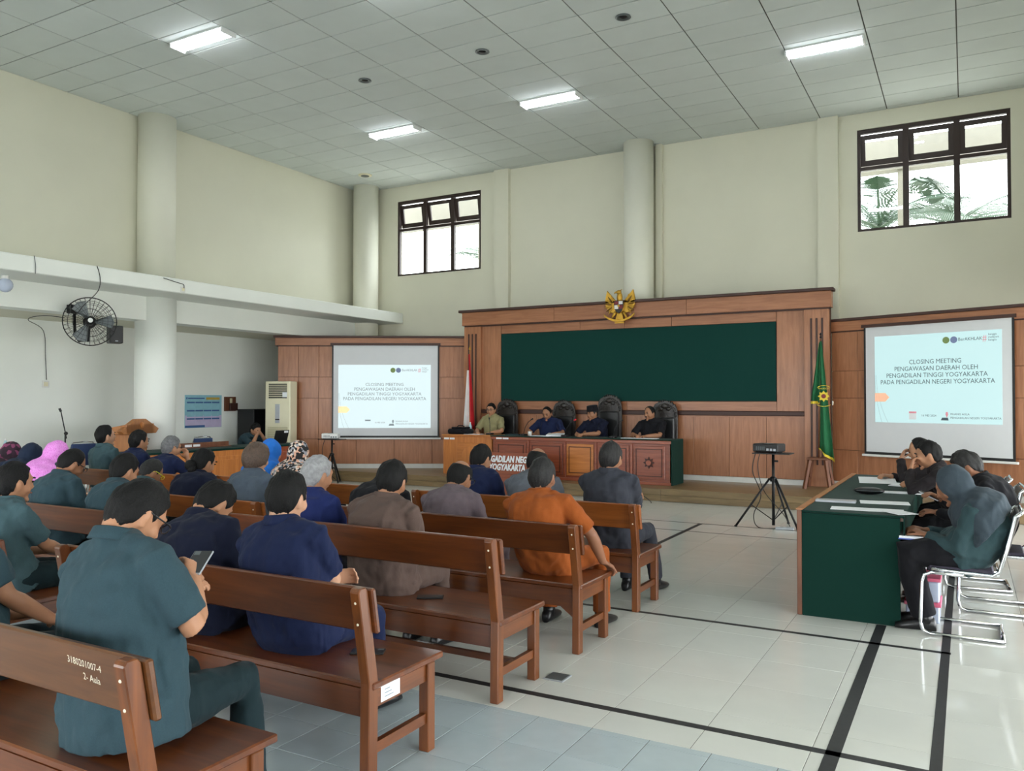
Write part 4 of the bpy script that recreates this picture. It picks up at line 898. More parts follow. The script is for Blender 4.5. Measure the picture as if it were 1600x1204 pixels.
for k in range(3): obj('carved_scroll', MB().tube([(0.2+0.005, 0.02+0.04*k-0.04, 0.9-0.08*k), (0.207, 0.06+0.04*k-0.04, 0.93-0.08*k), (0.205, 0.09+0.04*k-0.04, 0.9-0.08*k)], 0.008, 6), 'stool_wood', lc)
ms = thing('microphone_stand', 'thin black microphone stand against the far left wall', 'microphone stand', (-12.25, 7.62, 0))
obj('pole', MB().tube([(0, 0, 0.3), (0, 0, 1.1)], 0.012, 8), 'black_metal', ms); obj('boom', MB().tube([(0, 0.02, 1.0), (-0.02, -0.06, 1.42)], 0.009, 7), 'black_metal', ms)
obj('clutch', MB().ell((0, 0.01, 1.08), (0.03, 0.03, 0.03), nu=8, nv=6), 'black_plastic', ms); obj('mic_clip', MB().tube([(-0.02, -0.06, 1.42), (-0.03, -0.08, 1.47)], 0.018, 8), 'black_plastic', ms)
for a in (0, 120, 240): obj('leg', MB().tube([(0, 0, 0.34), (0.28*math.cos(R(a)), 0.28*math.sin(R(a)), 0.01)], 0.01, 6), 'black_metal', ms)
cb = thing('black_cabinet', 'black equipment cabinet against the left wall behind the man covering his face', 'cabinet', (-13.28, 12.2, 0))
obj('body', MB().box(-0.24, 0.24, -0.02, 0.66, 0.0, 1.41), 'black_plastic', cb, bevel=0.008)
dr = obj('door', MB().box(0.24, 0.25, 0.0, 0.64, 0.05, 1.39), 'black_metal', cb); obj('latch', MB().box(0.25, 0.262, 0.57, 0.6, 0.7, 0.8), 'grey_metal', dr)
obj('side_unit', MB().box(-0.24, 0.2, 0.665, 1.0, 0.0, 1.38), 'grey_metal', cb, bevel=0.006); obj('white_label', MB().box(0.2, 0.203, 0.78, 0.9, 1.1, 1.2), 'paper', cb)
lp = thing('laptop', 'open black laptop with a white tag facing the man at the side desk', 'laptop', (-11.2, 11.12, 0.79), R(-90))
obj('base', MB().box(-0.17, 0.17, -0.26, -0.02, 0, 0.018), 'black_plastic', lp, bevel=0.003)
sc_ = obj('screen', MB().prism([(-0.02, 0.018), (-0.008, 0.018), (0.06, 0.25), (0.048, 0.25)], -0.17, 0.17, 'x'), 'black_plastic', lp, bevel=0.003); obj('white_tag', MB().box(-0.14, -0.04, 0.055, 0.058, 0.2, 0.235), 'paper', sc_)
# ------------------------------------------------------------------ left wall: fan, speaker, poster, wires
fn = thing('wall_fan', 'large black caged fan on an arm on the left beam', 'fan', (-11.55, 7.55, 2.786))
ax = Vector((0.86, -0.5, 0.08)).normalized(); fr_ = ax.to_track_quat('Z', 'Y').to_matrix()
def circ(r, z, n=40): return [fr_ @ Vector((r*math.cos(2*math.pi*k/n), r*math.sin(2*math.pi*k/n), z)) for k in range(n)]
gd = MB()
for r_, z in ((0.365, 0.0), (0.3, 0.075), (0.24, 0.095), (0.17, 0.11), (0.1, 0.115), (0.3, -0.075), (0.22, -0.1)): gd.tube(circ(r_, z), 0.008 if r_ > 0.36 else 0.0028, 5, closed=True)
obj('guard_rings', gd, 'black_metal', fn, smooth=True)
for k in range(32):
    a = 2*math.pi*k/32; c, s = math.cos(a), math.sin(a)
    obj('guard_wire', MB().tube([fr_ @ Vector((r_*c, r_*s, z)) for r_, z in ((0.06, 0.115), (0.2, 0.105), (0.3, 0.075), (0.365, 0.0), (0.3, -0.075), (0.1, -0.11))], 0.0026, 4), 'black_metal', fn)
for k in range(3):
    a0 = 2*math.pi*k/3; pts = []
    for u, da, z in ((0.07, -0.35, 0.03), (0.31, -0.32, 0.035), (0.335, 0.0, 0.0), (0.31, 0.4, -0.035), (0.07, 0.35, -0.03)): pts.append(fr_ @ Vector((u*math.cos(a0+da), u*math.sin(a0+da), z)))
    top = [p + ax*0.003 for p in pts]; n = 5
    obj('blade', MB().add(pts+top, [tuple(range(n)), tuple(reversed(range(n, 2*n)))]+[(i, i+n, (i+1) % n+n, (i+1) % n) for i in range(n)]), 'grey_metal', fn)
obj('hub', MB().tube([ax*-0.05, ax*0.1], [0.06, 0.055], 14), 'black_plastic', fn, smooth=True); obj('hub_badge', MB().tube([ax*0.115, ax*0.122], 0.035, 14), 'white_plastic', fn)
obj('motor', MB().tube([ax*-0.26, ax*-0.06], [0.075, 0.095], 14), 'black_plastic', fn, smooth=True)
obj('support_arm', MB().tube([ax*-0.2+Vector((0, 0, -0.05)), ax*-0.2+Vector((-0.02, 0, -0.26)), (-0.3, 0.02, -0.28), (-0.4, 0.02, -0.2), (-0.42, 0.02, 0.18)], 0.022, 8), 'black_metal', fn, smooth=True)
obj('wall_bracket', MB().box(-0.45, -0.34, -0.09, 0.13, 0.14, 0.27), 'black_metal', fn, bevel=0.006)
ws = thing('wall_speaker', 'small black loudspeaker under the beam beside the fan', 'loudspeaker', (-11.84, 8.16, 2.64), R(-20))
obj('cabinet', MB().box(-0.09, 0.11, -0.1, 0.1, -0.14, 0.14), 'black_plastic', ws, bevel=0.012); obj('grille', MB().box(0.11, 0.118, -0.09, 0.09, -0.13, 0.13), 'black_metal', ws); obj('badge', MB().box(0.118, 0.12, -0.02, 0.02, -0.11, -0.1), 'silver_grey', ws)
obj('bracket', MB().box(-0.16, -0.08, -0.025, 0.025, -0.03, 0.03), 'black_metal', ws)
cable([(-11.12, 7.37, 3.57), (-11.12, 7.42, 3.4), (-11.14, 7.4, 3.2), (-11.4, 7.35, 3.0), (-11.6, 7.4, 2.92)], 'thin dark wire running from the ledge down to the fan')
cable([(-11.95, 7.4, 2.85), (-12.5, 7.4, 2.91), (-13.25, 7.6, 2.9), (-13.5, 8.0, 2.76), (-13.53, 8.06, 2.3), (-13.53, 8.08, 1.94)], 'thin dark wire running from the fan down the left wall')
cable([(-11.12, 6.45, 3.575), (-11.12, 6.47, 3.45), (-11.12, 6.47, 3.33)], 'short grey wire on the ledge at the left picture edge', 0.005, 'grey_metal')
cable([(-11.12, 8.5, 3.54), (-11.115, 8.75, 3.5), (-11.11, 8.87, 3.48), (-11.11, 8.88, 3.42)], 'short dark wire ending at the ledge socket', 0.006)
def wallbox(x, y, z, label, s=0.04):
    t = thing('wall_socket', label, 'socket', (x, y, z), 0, 'white wall sockets'); obj('plate', MB().box(0, 0.012, -s, s, -s, s), 'white_plastic', t, bevel=0.003); obj('insert', MB().box(0.012, 0.02, -s*0.6, s*0.6, -s*0.6, s*0.6), 'cream_plastic', t, bevel=0.003)
wallbox(-13.56, 8.08, 1.866, 'white socket on the left wall below the fan', 0.06); wallbox(-11.13, 8.87, 3.4, 'white socket on the face of the ledge by the column', 0.045)
gb = thing('globe_lamp', 'unlit round globe lamp under the ledge at the left edge', 'lamp', (-11.72, 6.4, 3.336)); obj('holder', MB().lathe([(0, 0), (0.05, 0), (0.05, -0.05), (0, -0.05)], 12), 'white_plastic', gb); obj('globe', MB().ell((0, 0, -0.13), (0.1, 0.1, 0.1)), 'clear_plastic', gb, smooth=True)
po = thing('schedule_poster', 'blue and lilac calendar poster on the left wall', 'poster', (-13.558, 11.33, 1.372))
pp = obj('sheet', MB().box(0, 0.008, -0.455, 0.455, -0.33, 0.33), 'poster_blue', po); obj('lower_field', MB().box(0.008, 0.009, -0.45, 0.45, -0.325, -0.08), 'poster_lilac', pp); obj('header', MB().box(0.008, 0.0095, -0.38, 0.02, 0.25, 0.275), 'poster_bar', pp)
obj('title', MB().box(0.008, 0.0095, 0.06, 0.4, 0.235, 0.285), 'poster_gold', pp); obj('footer', MB().box(0.008, 0.0095, -0.45, 0.03, -0.325, -0.28), 'poster_bar', pp); obj('round_logo', MB().box(0.008, 0.0095, -0.425, -0.395, 0.245, 0.285), 'poster_bar', pp)
for j in range(3):
    for i in range(4):
        mo = obj('month_bar', MB().box(0.009, 0.0105, -0.41+i*0.205, -0.22+i*0.205, 0.165-j*0.165, 0.195-j*0.165), 'poster_bar', pp)
        obj('month_grid', MB().box(0.009, 0.0102, -0.41+i*0.205, -0.22+i*0.205, 0.06-j*0.165, 0.155-j*0.165), 'poster_blue' if j < 2 else 'poster_lilac', pp)
kb = thing('wall_box', 'small dark wooden wall box with a pale handle by the poster', 'wall box', (-13.56, 12.0, 1.52)); obj('back', MB().box(0, 0.03, -0.15, 0.15, -0.15, 0.15), 'stool_wood', kb, bevel=0.004); obj('pocket', MB().box(0.03, 0.09, -0.05, 0.15, -0.14, 0.02), 'panel_dark', kb, bevel=0.006); obj('pale_handle', MB().box(0.035, 0.06, -0.03, 0.03, -0.08, 0.12), 'vent_beige', kb, bevel=0.008)
wallbox(-1.905, YC-0.005, 1.56, 'small cream socket beside the green flag', 0.035)
# phones, paper and pen on the pews
def phone(x, y, z, rz, label, mat='black_plastic', rx=0.0):
    t = thing('mobile_phone', label, 'phone', (x, y, z), rz, 'mobile phones'); t.rotation_euler = (rx, 0, rz)
    obj('body', MB().box(-0.037, 0.037, -0.078, 0.078, 0, 0.009), mat, t, bevel=0.003); obj('screen_glass', MB().box(-0.034, 0.034, -0.074, 0.074, 0.009, 0.0096), 'lens_black', t); obj('camera_bump', MB().box(-0.03, -0.008, 0.045, 0.07, -0.0, 0.0105), 'grey_metal', t)
phone(-2.43, 2.97, 0.432, R(-62), 'black phone lying on the pew with the white sticker'); phone(-2.78, 3.97, 0.432, R(-60), 'black phone lying on the pew beside the man in brown')
sheet(-5.5, 4.87, 0.432, 0.24, 0.3, 0.003, R(25), 'white sheet on the pew beside the woman with a hair bun')
# ------------------------------------------------------------------ people
fold_tex = bpy.data.textures.new('cloth_folds', 'CLOUDS'); fold_tex.noise_scale = 0.075; fold_tex.noise_depth = 1
def head_pt(d):
    x, y, z = d
    p = Vector((0.08*x, 0.099*y, 0.116*z))
    if z < 0:
        k = -z; p.x *= 1-0.24*k**1.4
        p.y *= (1-0.05*k) if y > 0 else (1-0.2*k)
    if y > 0: p.y *= 0.95
    return p
def dirn(phi, th): return Vector((math.sin(th)*math.sin(phi), math.sin(th)*math.cos(phi), math.cos(th)))   # phi 0 = face
def add_hand(mb, wrist, fwd, palm, side, fr, curl):
    """palm and five fingers; fwd along the hand, palm = direction the palm faces, side = +1 right hand"""
    fwd = fwd.normalized(); palm = (palm-fwd*palm.dot(fwd)).normalized(); sx = fwd.cross(palm)*1.0
    th = sx*(-1 if side > 0 else 1)                # towards the thumb
    P = lambda a, b, c: wrist + th*a + fwd*b + palm*c
    def ring(b, w, h, c=0.0): return [P(w*math.cos(2*math.pi*k/10), b, c+h*math.sin(2*math.pi*k/10)) for k in range(10)]
    mb.rings([ring(-0.02, 0.026, 0.02), ring(0.02, 0.032, 0.018), ring(0.055, 0.041, 0.016), ring(0.088, 0.041, 0.013)])
    for a, ln in ((0.031, 0.07), (0.0105, 0.08), (-0.0105, 0.075), (-0.031, 0.058)):
        p = P(a, 0.08, 0); ang = curl*0.35; pts = [p]
        for s, f in enumerate((0.42, 0.32, 0.26)):
            ang += curl*(0.25+0.3*s)
            p = p + (fwd*math.cos(ang)+palm*math.sin(ang)+th*a*0.9)*ln*f*1.08; pts.append(p)
        mb.tube(pts, [fr*1.05, fr, fr*0.95, fr*0.8], 7)
    q = P(0.03, 0.02, 0.004); pts = [q, q+th*0.028+fwd*0.03+palm*0.012, q+th*0.036+fwd*0.058+palm*0.026, q+th*0.032+fwd*0.08+palm*0.036]
    mb.tube(pts, [fr*1.45, fr*1.2, fr*1.1, fr*0.85], 7)
def ik(S, W, l1, l2, pole):
    d = W-S; L = d.length; mxl = (l1+l2)*0.985
    if L > mxl: W = S+d*(mxl/L); d = W-S; L = mxl
    a = (l1*l1-l2*l2+L*L)/(2*L); h = math.sqrt(max(l1*l1-a*a, 1e-6)); u = d/L
    pv = (pole-u*pole.dot(u)).normalized()
    return S+u*a+pv*h, W
def remesh(o, vox, smooth=2, disp=0.0):
    m1 = o.modifiers.new('r', 'REMESH'); m1.mode = 'VOXEL'; m1.voxel_size = vox; m1.use_smooth_shade = True
    if smooth: m2 = o.modifiers.new('s', 'SMOOTH'); m2.factor = 0.5; m2.iterations = smooth
    if disp: m3 = o.modifiers.new('d', 'DISPLACE'); m3.texture = fold_tex; m3.texture_coords = 'LOCAL'; m3.strength = disp; m3.mid_level = 0.5
    BAKE.append(o)
def person(label, hip, rz, head, pitch=0, hyaw=0, roll=0, seat=0.43, zb=0.0, fat=1.0, wide=1.0, shirt='teal', pants='teal_dark', skin='skin_a', hair='short', hmat='hair_black', sleeve='short',
           lh=None, rh=None, lcurl=1.0, rcurl=1.0, lpole=(-0.5, -0.5, -0.8), rpole=(0.5, -0.5, -0.8), lpalm=(0, 0.1, -1), rpalm=(0, 0.1, -1), feet=((-0.11, 0.45), (0.11, 0.45)), knees=None, vox=0.011,
           glasses=None, face=False, hijab=None, collar=True, group='people seated on the pews', moustache=False, jacket=False, lanyard=False, cap=False, hfwd=None, legw=1.0):
    Wm = Matrix.Translation((hip[0], hip[1], zb)) @ Matrix.Rotation(rz, 4, 'Z'); Wi = Wm.inverted()
    Hd = Wi @ Vector(head); zh = seat+0.095
    H0 = Vector((0, 0, zh))
    Rh = Matrix.Rotation(R(hyaw), 3, 'Z') @ Matrix.Rotation(R(-pitch), 3, 'X') @ Matrix.Rotation(R(roll), 3, 'Y')
    hz = 1.07; hp = lambda v: Hd + Rh @ (Vector(v)*hz)
    A = hp((0, -0.025, -0.06))
    nd = ((A-H0).normalized()*0.75 + (Rh @ Vector((0, 0.0, 1)))*0.45).normalized()
    Nk = A - nd*0.062
    c = (Nk-H0).length; Ls = 0.5
    sg = math.sqrt(max(0.0, (Ls-c)*c*0.375)) if c < Ls else 0.012
    ch = (Nk-H0).normalized(); pb_ = Vector((0, -1, 0)); pb_ = (pb_-ch*pb_.dot(ch)).normalized()
    Cm = (H0+Nk)/2 + pb_*sg*2
    B = lambda t: H0*(1-t)**2 + Cm*2*t*(1-t) + Nk*t*t
    def T(t): return ((Cm-H0)*2*(1-t)+(Nk-Cm)*2*t).normalized()
    X = Vector((1, 0, 0))
    def ring(t, a, b, off=0.0, n=18, ext=None):
        cc = B(t) if ext is None else ext; tt = T(min(max(t, 0), 1)); xr = (X-tt*X.dot(tt)).normalized(); fr = tt.cross(xr); out = []
        for k in range(n):
            an = 2*math.pi*k/n; cs, sn = math.cos(an), math.sin(an)
            cs = math.copysign(abs(cs)**0.8, cs); sn = math.copysign(abs(sn)**0.85, sn)
            out.append(cc + xr*cs*a + fr*(sn*b+off))
        return out
    w = wide
    secs = [(-0.12, 0.165*w*fat, 0.125*fat, 0.01), (0.05, 0.172*w*fat, 0.132*fat, 0.012), (0.28, 0.162*w*fat, 0.132*fat, 0.024*fat), (0.5, 0.164*w*fat, 0.126*fat, 0.016), (0.7, 0.178*w, 0.118*fat, 0.006), (0.84, 0.182*w, 0.1, 0.0), (0.94, 0.13*w, 0.08, 0.0), (1.0, 0.075, 0.068, 0.0)]
    Sh = {}; El = {}; Wr = {}
    for s, tgt, pole in ((-1, lh, lpole), (1, rh, rpole)):
        tt = T(0.9); xr = (X-tt*X.dot(tt)).normalized()
        S = B(0.9) + xr*s*0.182*w - tt*0.01
        if tgt is None: tgt = (s*0.07, 0.30, zh+0.10)
        tgt = Vector(tgt) if tgt[0] != 'w' else Wi @ Vector(tgt[1:])
        E_, W_ = ik(S, tgt, 0.285, 0.25, Vector(pole)); Sh[s], El[s], Wr[s] = S, E_, W_
    # --- body (skin): torso core, neck, head, arms, hands in one surface
    bd = MB()
    bd.rings([ring(t, a*0.84, b*0.84, o) for t, a, b, o in secs])
    bd.tube([B(0.93), Nk, A, hp((0, -0.01, -0.02))], [0.07, 0.06*fat**0.5, 0.056*fat**0.5, 0.05], 14)
    bd.ell(Hd, None, Rh, 26, 18, fn=lambda d: head_pt(d)*hz)
    if fat > 1.1: bd.ell(hp((0, 0.03, -0.085)), (0.055, 0.05, 0.03), Rh)
    bd.tube([hp((0, 0.088, 0.018)), hp((0, 0.096, -0.008)), hp((0, 0.103, -0.026)), hp((0, 0.09, -0.034))], [0.009, 0.012, 0.0165, 0.012], 8)
    bd.ell(hp((0, 0.086, 0.03)), (0.05, 0.012, 0.01), Rh)
    bd.ell(hp((0, 0.083, -0.058)), (0.024, 0.013, 0.011), Rh); bd.ell(hp((0, 0.076, -0.1)), (0.024, 0.018, 0.016), Rh)
    for s in (-1, 1):
        er = Rh @ Matrix.Rotation(R(-s*18), 3, 'Z')
        bd.ell(hp((s*0.079, -0.008, -0.006)), (0.011, 0.019, 0.033), er, 10, 8); bd.ell(hp((s*0.078, 0.0, -0.036)), (0.009, 0.011, 0.013), er, 8, 6)
        bd.ell(hp((s*0.045, 0.055, -0.03)), (0.024, 0.028, 0.03), Rh, 10, 7)
        S, E_, W_ = Sh[s], El[s], Wr[s]; f2 = fat**0.6
        bd.tube([S+Vector((-s*0.06, 0, -0.01)), S.lerp(E_, 0.05), S.lerp(E_, 0.4), E_, E_.lerp(W_, 0.25), E_.lerp(W_, 0.7), W_], [0.042, 0.045*f2, 0.045*f2, 0.039*f2, 0.042*f2, 0.033*f2, 0.026], 12)
        fa = (W_-E_).normalized()
        if hfwd and s in hfwd: fa = (fa*0.35+Vector(hfwd[s]).normalized()).normalized()
        add_hand(bd, W_, fa, Vector(lpalm if s < 0 else rpalm), s, 0.0088 if vox < 0.01 else 0.0098, lcurl if s < 0 else rcurl)
    root = obj('person', bd, skin); root.matrix_world = Wm; remesh(root, vox, 1 if vox < 0.01 else 1)
    tag(root, label, 'person', group)
    cv = max(vox*1.15, 0.011)
    # --- shirt
    sm = MB(); g = 0.012
    ss = [(-0.2 if not jacket else -0.24, secs[0][1]*1.03+g, secs[0][2]*1.02+g, 0.01)] + [(t, a*1.0+g, b*1.02+g, o) for t, a, b, o in secs[1:-2]] + [(0.93, 0.15*w, 0.088, 0.0), (0.985, 0.085, 0.078, 0.0)]
    sm.rings([ring(t, a, b, o, ext=(H0-T(0)*(-t*0.5) if t < 0 else None)) for t, a, b, o in ss])
    sm.tube([Sh[-1], Sh[-1].lerp(Nk, 0.55), Nk, Sh[1].lerp(Nk, 0.55), Sh[1]], [0.057, 0.062, 0.07, 0.062, 0.057], 12)
    for s in (-1, 1):
        S, E_, W_ = Sh[s], El[s], Wr[s]; f2 = fat**0.6
        if sleeve == 'short': sm.tube([S+Vector((-s*0.04, 0, 0)), S, S.lerp(E_, 0.35), S.lerp(E_, 0.84)], [0.055, 0.064*f2, 0.065*f2, 0.064*f2], 14)
        else: sm.tube([S+Vector((-s*0.04, 0, 0)), S, S.lerp(E_, 0.4), E_, E_.lerp(W_, 0.4), E_.lerp(W_, 0.93)], [0.055, 0.064*f2, 0.06*f2, 0.056*f2, 0.052*f2, 0.04*f2], 14)
    if collar and not hijab: sm.tube([B(0.95), Nk.lerp(A, 0.2), Nk.lerp(A, 0.6)], [0.085, 0.076*fat**0.4, 0.069*fat**0.4], 16)
    sh_ = obj('jacket' if jacket else 'shirt', sm, shirt, root); remesh(sh_, cv, 2, 0.024)
    if collar and not hijab:
        ax_ = (A-Nk).normalized(); cr_ = (X-ax_*X.dot(ax_)).normalized(); cf_ = ax_.cross(cr_); rk_ = 0.07*fat**0.4
        def cring(t, r_): return [Nk.lerp(A, t) + (cr_*math.cos(2*math.pi*k/24)+cf_*math.sin(2*math.pi*k/24))*r_*(1 if math.sin(2*math.pi*k/24) < 0.8 else 1.08) - ax_*(0.02*max(0, math.sin(2*math.pi*k/24))) for k in range(24)]
        obj('collar', MB().rings([cring(0.2, rk_+0.004), cring(0.74, rk_-0.001), cring(0.8, rk_+0.003), cring(0.72, rk_+0.009), cring(0.3, rk_+0.016), cring(0.05, rk_+0.021), cring(0.02, rk_+0.014)], closed=True), shirt, root, smooth=True)
    # --- trousers and shoes
    tm = MB(); hips = [(-0.095, 0.03, zh-0.015), (0.095, 0.03, zh-0.015)]
    tm.ell((0, 0.02, zh-0.02), (0.19*w*fat**0.7, 0.16*fat**0.5, 0.098), nu=18, nv=12)
    for i, s in enumerate((-1, 1)):
        f = Vector((feet[i][0], feet[i][1], 0)); hpnt = Vector(hips[i])
        kn = Vector(knees[i]) if knees else None
        if kn is None:
            ank = f+Vector((0, 0, 0.085)); kn, ank = ik(hpnt, ank, 0.41, 0.40, Vector((s*0.1, 1, 0.9)))
        ank = f+Vector((0, 0, 0.085))
        tm.tube([hpnt, hpnt.lerp(kn, 0.45), kn, kn.lerp(ank, 0.3), ank.lerp(kn, 0.02)+Vector((0, 0, 0.005))], [0.096*fat**0.5*legw, 0.086*fat**0.5*legw, 0.07*legw, 0.064*legw, 0.062*legw], 14)
        sr = MB(); prof = [(-0.075, 0.026, 0.03), (-0.06, 0.036, 0.05), (0.0, 0.04, 0.055), (0.07, 0.046, 0.04), (0.14, 0.045, 0.028), (0.185, 0.03, 0.02)]
        rg = []
        for yv, wv, hv in prof:
            rg.append([Vector((f.x+wv*math.cos(2*math.pi*k/12)+s*0.12*max(yv, 0), f.y+yv, max(0.0, hv*0.9+hv*0.95*math.sin(2*math.pi*k/12)))) for k in range(12)])
        sr.rings(rg); sr.tube([f+Vector((0, -0.015, 0.05)), f+Vector((0, -0.01, 0.12))], [0.042, 0.045], 10)
        obj('shoe', sr, 'shoe_black', root, smooth=True)
    tr_ = obj('trousers', tm, pants, root); remesh(tr_, max(cv, 0.013), 2, 0.012)
    # --- hair, headscarf, cap, glasses, face
    def strip(name, lim, t0, mat, k0, k1, amp, nphi=84, nth=16, parent=root, tuck=0.95):
        outer = []
        for i in range(nphi):
            phi = 2*math.pi*i/nphi; ap_ = abs((phi+math.pi) % (2*math.pi)-math.pi); a, b = R(t0(math.degrees(ap_))), R(lim(math.degrees(ap_))+5*noise.noise(Vector((i*0.9, hip[0]*7, hip[1]*7)))); row = []
            for j in range(nth+1):
                th = a+(b-a)*j/nth; d = dirn(phi, th); q = head_pt(d); u = j/nth
                k = k0+(k1-k0)*u + amp*noise.noise(Vector((q.x*36+hip[0]*5, q.y*36, q.z*36))) + amp*0.8*noise.noise(Vector((i*0.8, th*3.0, hip[1]*5)))*math.sin(th)
                if j == 0 and a > 0.01: k = tuck
                if j == nth: k = tuck
                row.append(hp(q*k))
            outer.append(row)
        mb = MB(); vs = [q for r_ in outer for q in r_]; fs = []; m_ = nth+1
        for i in range(nphi):
            i2 = (i+1) % nphi
            for j in range(nth): fs.append((i*m_+j, i*m_+j+1, i2*m_+j+1, i2*m_+j))
        mb.add(vs, fs); o = obj(name, mb, mat, parent, smooth=True); return o
    def lerp_tab(tab):
        def f(x):
            for (a, va), (b, vb) in zip(tab, tab[1:]):
                if a <= x <= b: return va+(vb-va)*(x-a)/(b-a)
            return tab[-1][1]
        return f
    short = lerp_tab([(0, 52), (35, 54), (55, 66), (74, 98), (84, 86), (97, 86), (106, 114), (130, 134), (180, 142)])
    if not hijab:
        z0 = lambda x: 0.0
        if hair in ('short', 'bun', 'thick'): strip('hair', short, z0, hmat, 1.08 if hair != 'thick' else 1.12, 1.08, 0.07)
        elif hair == 'receding': strip('hair', lerp_tab([(0, 30), (35, 34), (60, 58), (75, 95), (88, 92), (100, 88), (112, 112), (140, 132), (180, 140)]), z0, hmat, 1.07, 1.06, 0.03)
        elif hair == 'bald': strip('hair', short, lerp_tab([(0, 50), (40, 50), (70, 50), (120, 48), (180, 50)]), hmat, 1.06, 1.06, 0.02)
        elif hair == 'bob': strip('hair', lerp_tab([(0, 48), (35, 52), (55, 78), (75, 112), (90, 118), (110, 126), (140, 138), (180, 142)]), z0, hmat, 1.12, 1.24, 0.04, tuck=1.02)
        if hair == 'bun': obj('hair_bun', MB().ell(hp((0, -0.115, -0.045)), (0.052, 0.045, 0.048), Rh).ell(hp((0.02, -0.105, -0.075)), (0.04, 0.035, 0.04), Rh), hmat, root, smooth=True)
    else:
        hj = MB(); hj.ell(hp((0, -0.021, 0.01)), (0.106, 0.118, 0.138), Rh, 22, 14)
        tt = T(0.8); fr = Vector((0, 1, 0)); fr = (fr-tt*fr.dot(tt)).normalized()
        def rr(cn, a, b, n=18): return [cn + X*a*math.cos(2*math.pi*k/n)+fr*b*math.sin(2*math.pi*k/n) for k in range(n)]
        hj.rings([rr(hp((0, -0.03, 0.03)), 0.096, 0.095), rr(hp((0, -0.02, -0.06)), 0.105, 0.1), rr(Nk+tt*0.03, 0.13, 0.12), rr(B(0.93)+fr*0.005, 0.23*w, 0.145*fat), rr(B(0.74)+fr*0.01, 0.262*w, 0.17*fat), rr(B(0.42)+fr*0.01, 0.262*w, 0.185*fat)])
        ho = obj('headscarf', hj, hijab, root); remesh(ho, cv, 2, 0.02)
    if cap:
        hc = lambda z, a, b: [hp((a*math.cos(2*math.pi*k/24), b*math.sin(2*math.pi*k/24)-0.004, z)) for k in range(24)]
        obj('black_cap', MB().rings([hc(0.04, 0.087, 0.108), hc(0.13, 0.082, 0.1), hc(0.138, 0.07, 0.086)]), 'black_cloth', root, smooth=False)
    if glasses:
        gm = MB()
        for s in (-1, 1):
            gm.tube([hp((s*0.034+0.024*math.cos(2*math.pi*k/14), 0.106, 0.006+0.018*math.sin(2*math.pi*k/14))) for k in range(14)], 0.0026, 5, closed=True)
            gm.tube([hp((s*0.058, 0.106, 0.012)), hp((s*0.08, 0.08, 0.012)), hp((s*0.084, 0.0, 0.012)), hp((s*0.083, -0.02, -0.004))], 0.0032, 5)
        gm.tube([hp((-0.012, 0.107, 0.008)), hp((0, 0.111, 0.012)), hp((0.012, 0.107, 0.008))], 0.0026, 5)
        obj('glasses', gm, glasses, root, smooth=True)
    if face:
        for s in (-1, 1):
            obj('eye', MB().ell(hp((s*0.032, 0.091, 0.006)), (0.015, 0.007, 0.0065), Rh, 10, 6), 'lens_black', root, smooth=True)
            obj('eyebrow', MB().ell(hp((s*0.033, 0.095, 0.029)), (0.02, 0.009, 0.0058), Rh, 10, 6), 'brow', root, smooth=True)
        obj('mouth', MB().ell(hp((0, 0.096, -0.06)), (0.023, 0.007, 0.006), Rh, 10, 6), 'lip', root, smooth=True)
        if moustache: obj('moustache', MB().ell(hp((0, 0.097, -0.046)), (0.027, 0.01, 0.0075), Rh, 10, 6), 'brow', root, smooth=True)
    if lanyard: obj('lanyard', MB().tube([Nk + X*0.078*math.cos(R(a)) + Vector((0, -0.078*math.sin(R(a)), 0.012+0.02*abs(math.cos(R(a))))) for a in range(-20, 201, 20)], 0.006, 5), 'chalk', root, smooth=True)
    return dict(root=root, Wr=Wr, El=El, Wm=Wm, Sh=Sh)
PI = math.pi
# right block of pews
p1 = person('man in teal shirt and glasses bent over his phone, nearest the camera', (-2.56, 1.8), 0, (-2.65, 1.92, 1.185), 38, -8, 0, fat=1.2, wide=1.12, shirt='teal', pants='teal_dark', skin='skin_b', glasses='lens_black', vox=0.0075,
    rh=(0.06, 0.25, 0.94), lh=(-0.08, 0.27, 0.86), rpole=(0.75, -0.35, -0.8), rpalm=(-1, 0.3, 0.1), rcurl=0.8, feet=((-0.16, 0.4), (0.13, 0.47)), knees=((-0.2, 0.43, 0.5), (0.1, 0.46, 0.52)))
person('man in navy shirt with folded arms and black hair, second row from the camera', (-2.8, 2.88), 0, (-2.885, 2.91, 1.125), 8, 4, 0, fat=1.14, wide=1.1, shirt='navy', pants='navy', skin='skin_d', hair='thick', vox=0.0075, lh=(0.05, 0.2, 0.72), lcurl=0.6, rh=(-0.08, 0.27, 0.74), lpole=(-0.8, -0.2, -0.7), rpole=(0.8, -0.2, -0.7), lpalm=(0.6, -0.8, 0), rpalm=(-0.3, -0.9, 0))
person('man in dark navy shirt with bowed head left of the folded-arms man', (-3.42, 2.88), 0, (-3.56, 3.05, 1.04), 48, -6, 0, fat=1.08, wide=1.08, shirt='navy_deep', pants='navy_deep', skin='skin_b', hair='thick', vox=0.0085)
person('man in teal at the left picture edge resting his forearm on his thigh', (-5.15, 2.86), 0, (-5.19, 2.9, 1.085), 4, -6, 0, shirt='teal_light', pants='teal_dark', skin='skin_b', face=True, rh=(0.02, 0.36, 0.6), vox=0.01)
person('man in teal partly cut by the left picture edge behind the nearest pew', (-3.66, 1.86), R(6), (-3.86, 1.9, 1.14), 10, 0, 0, shirt='teal', pants='teal_dark', skin='skin_a', vox=0.01, rh=(0.12, 0.3, 0.62))
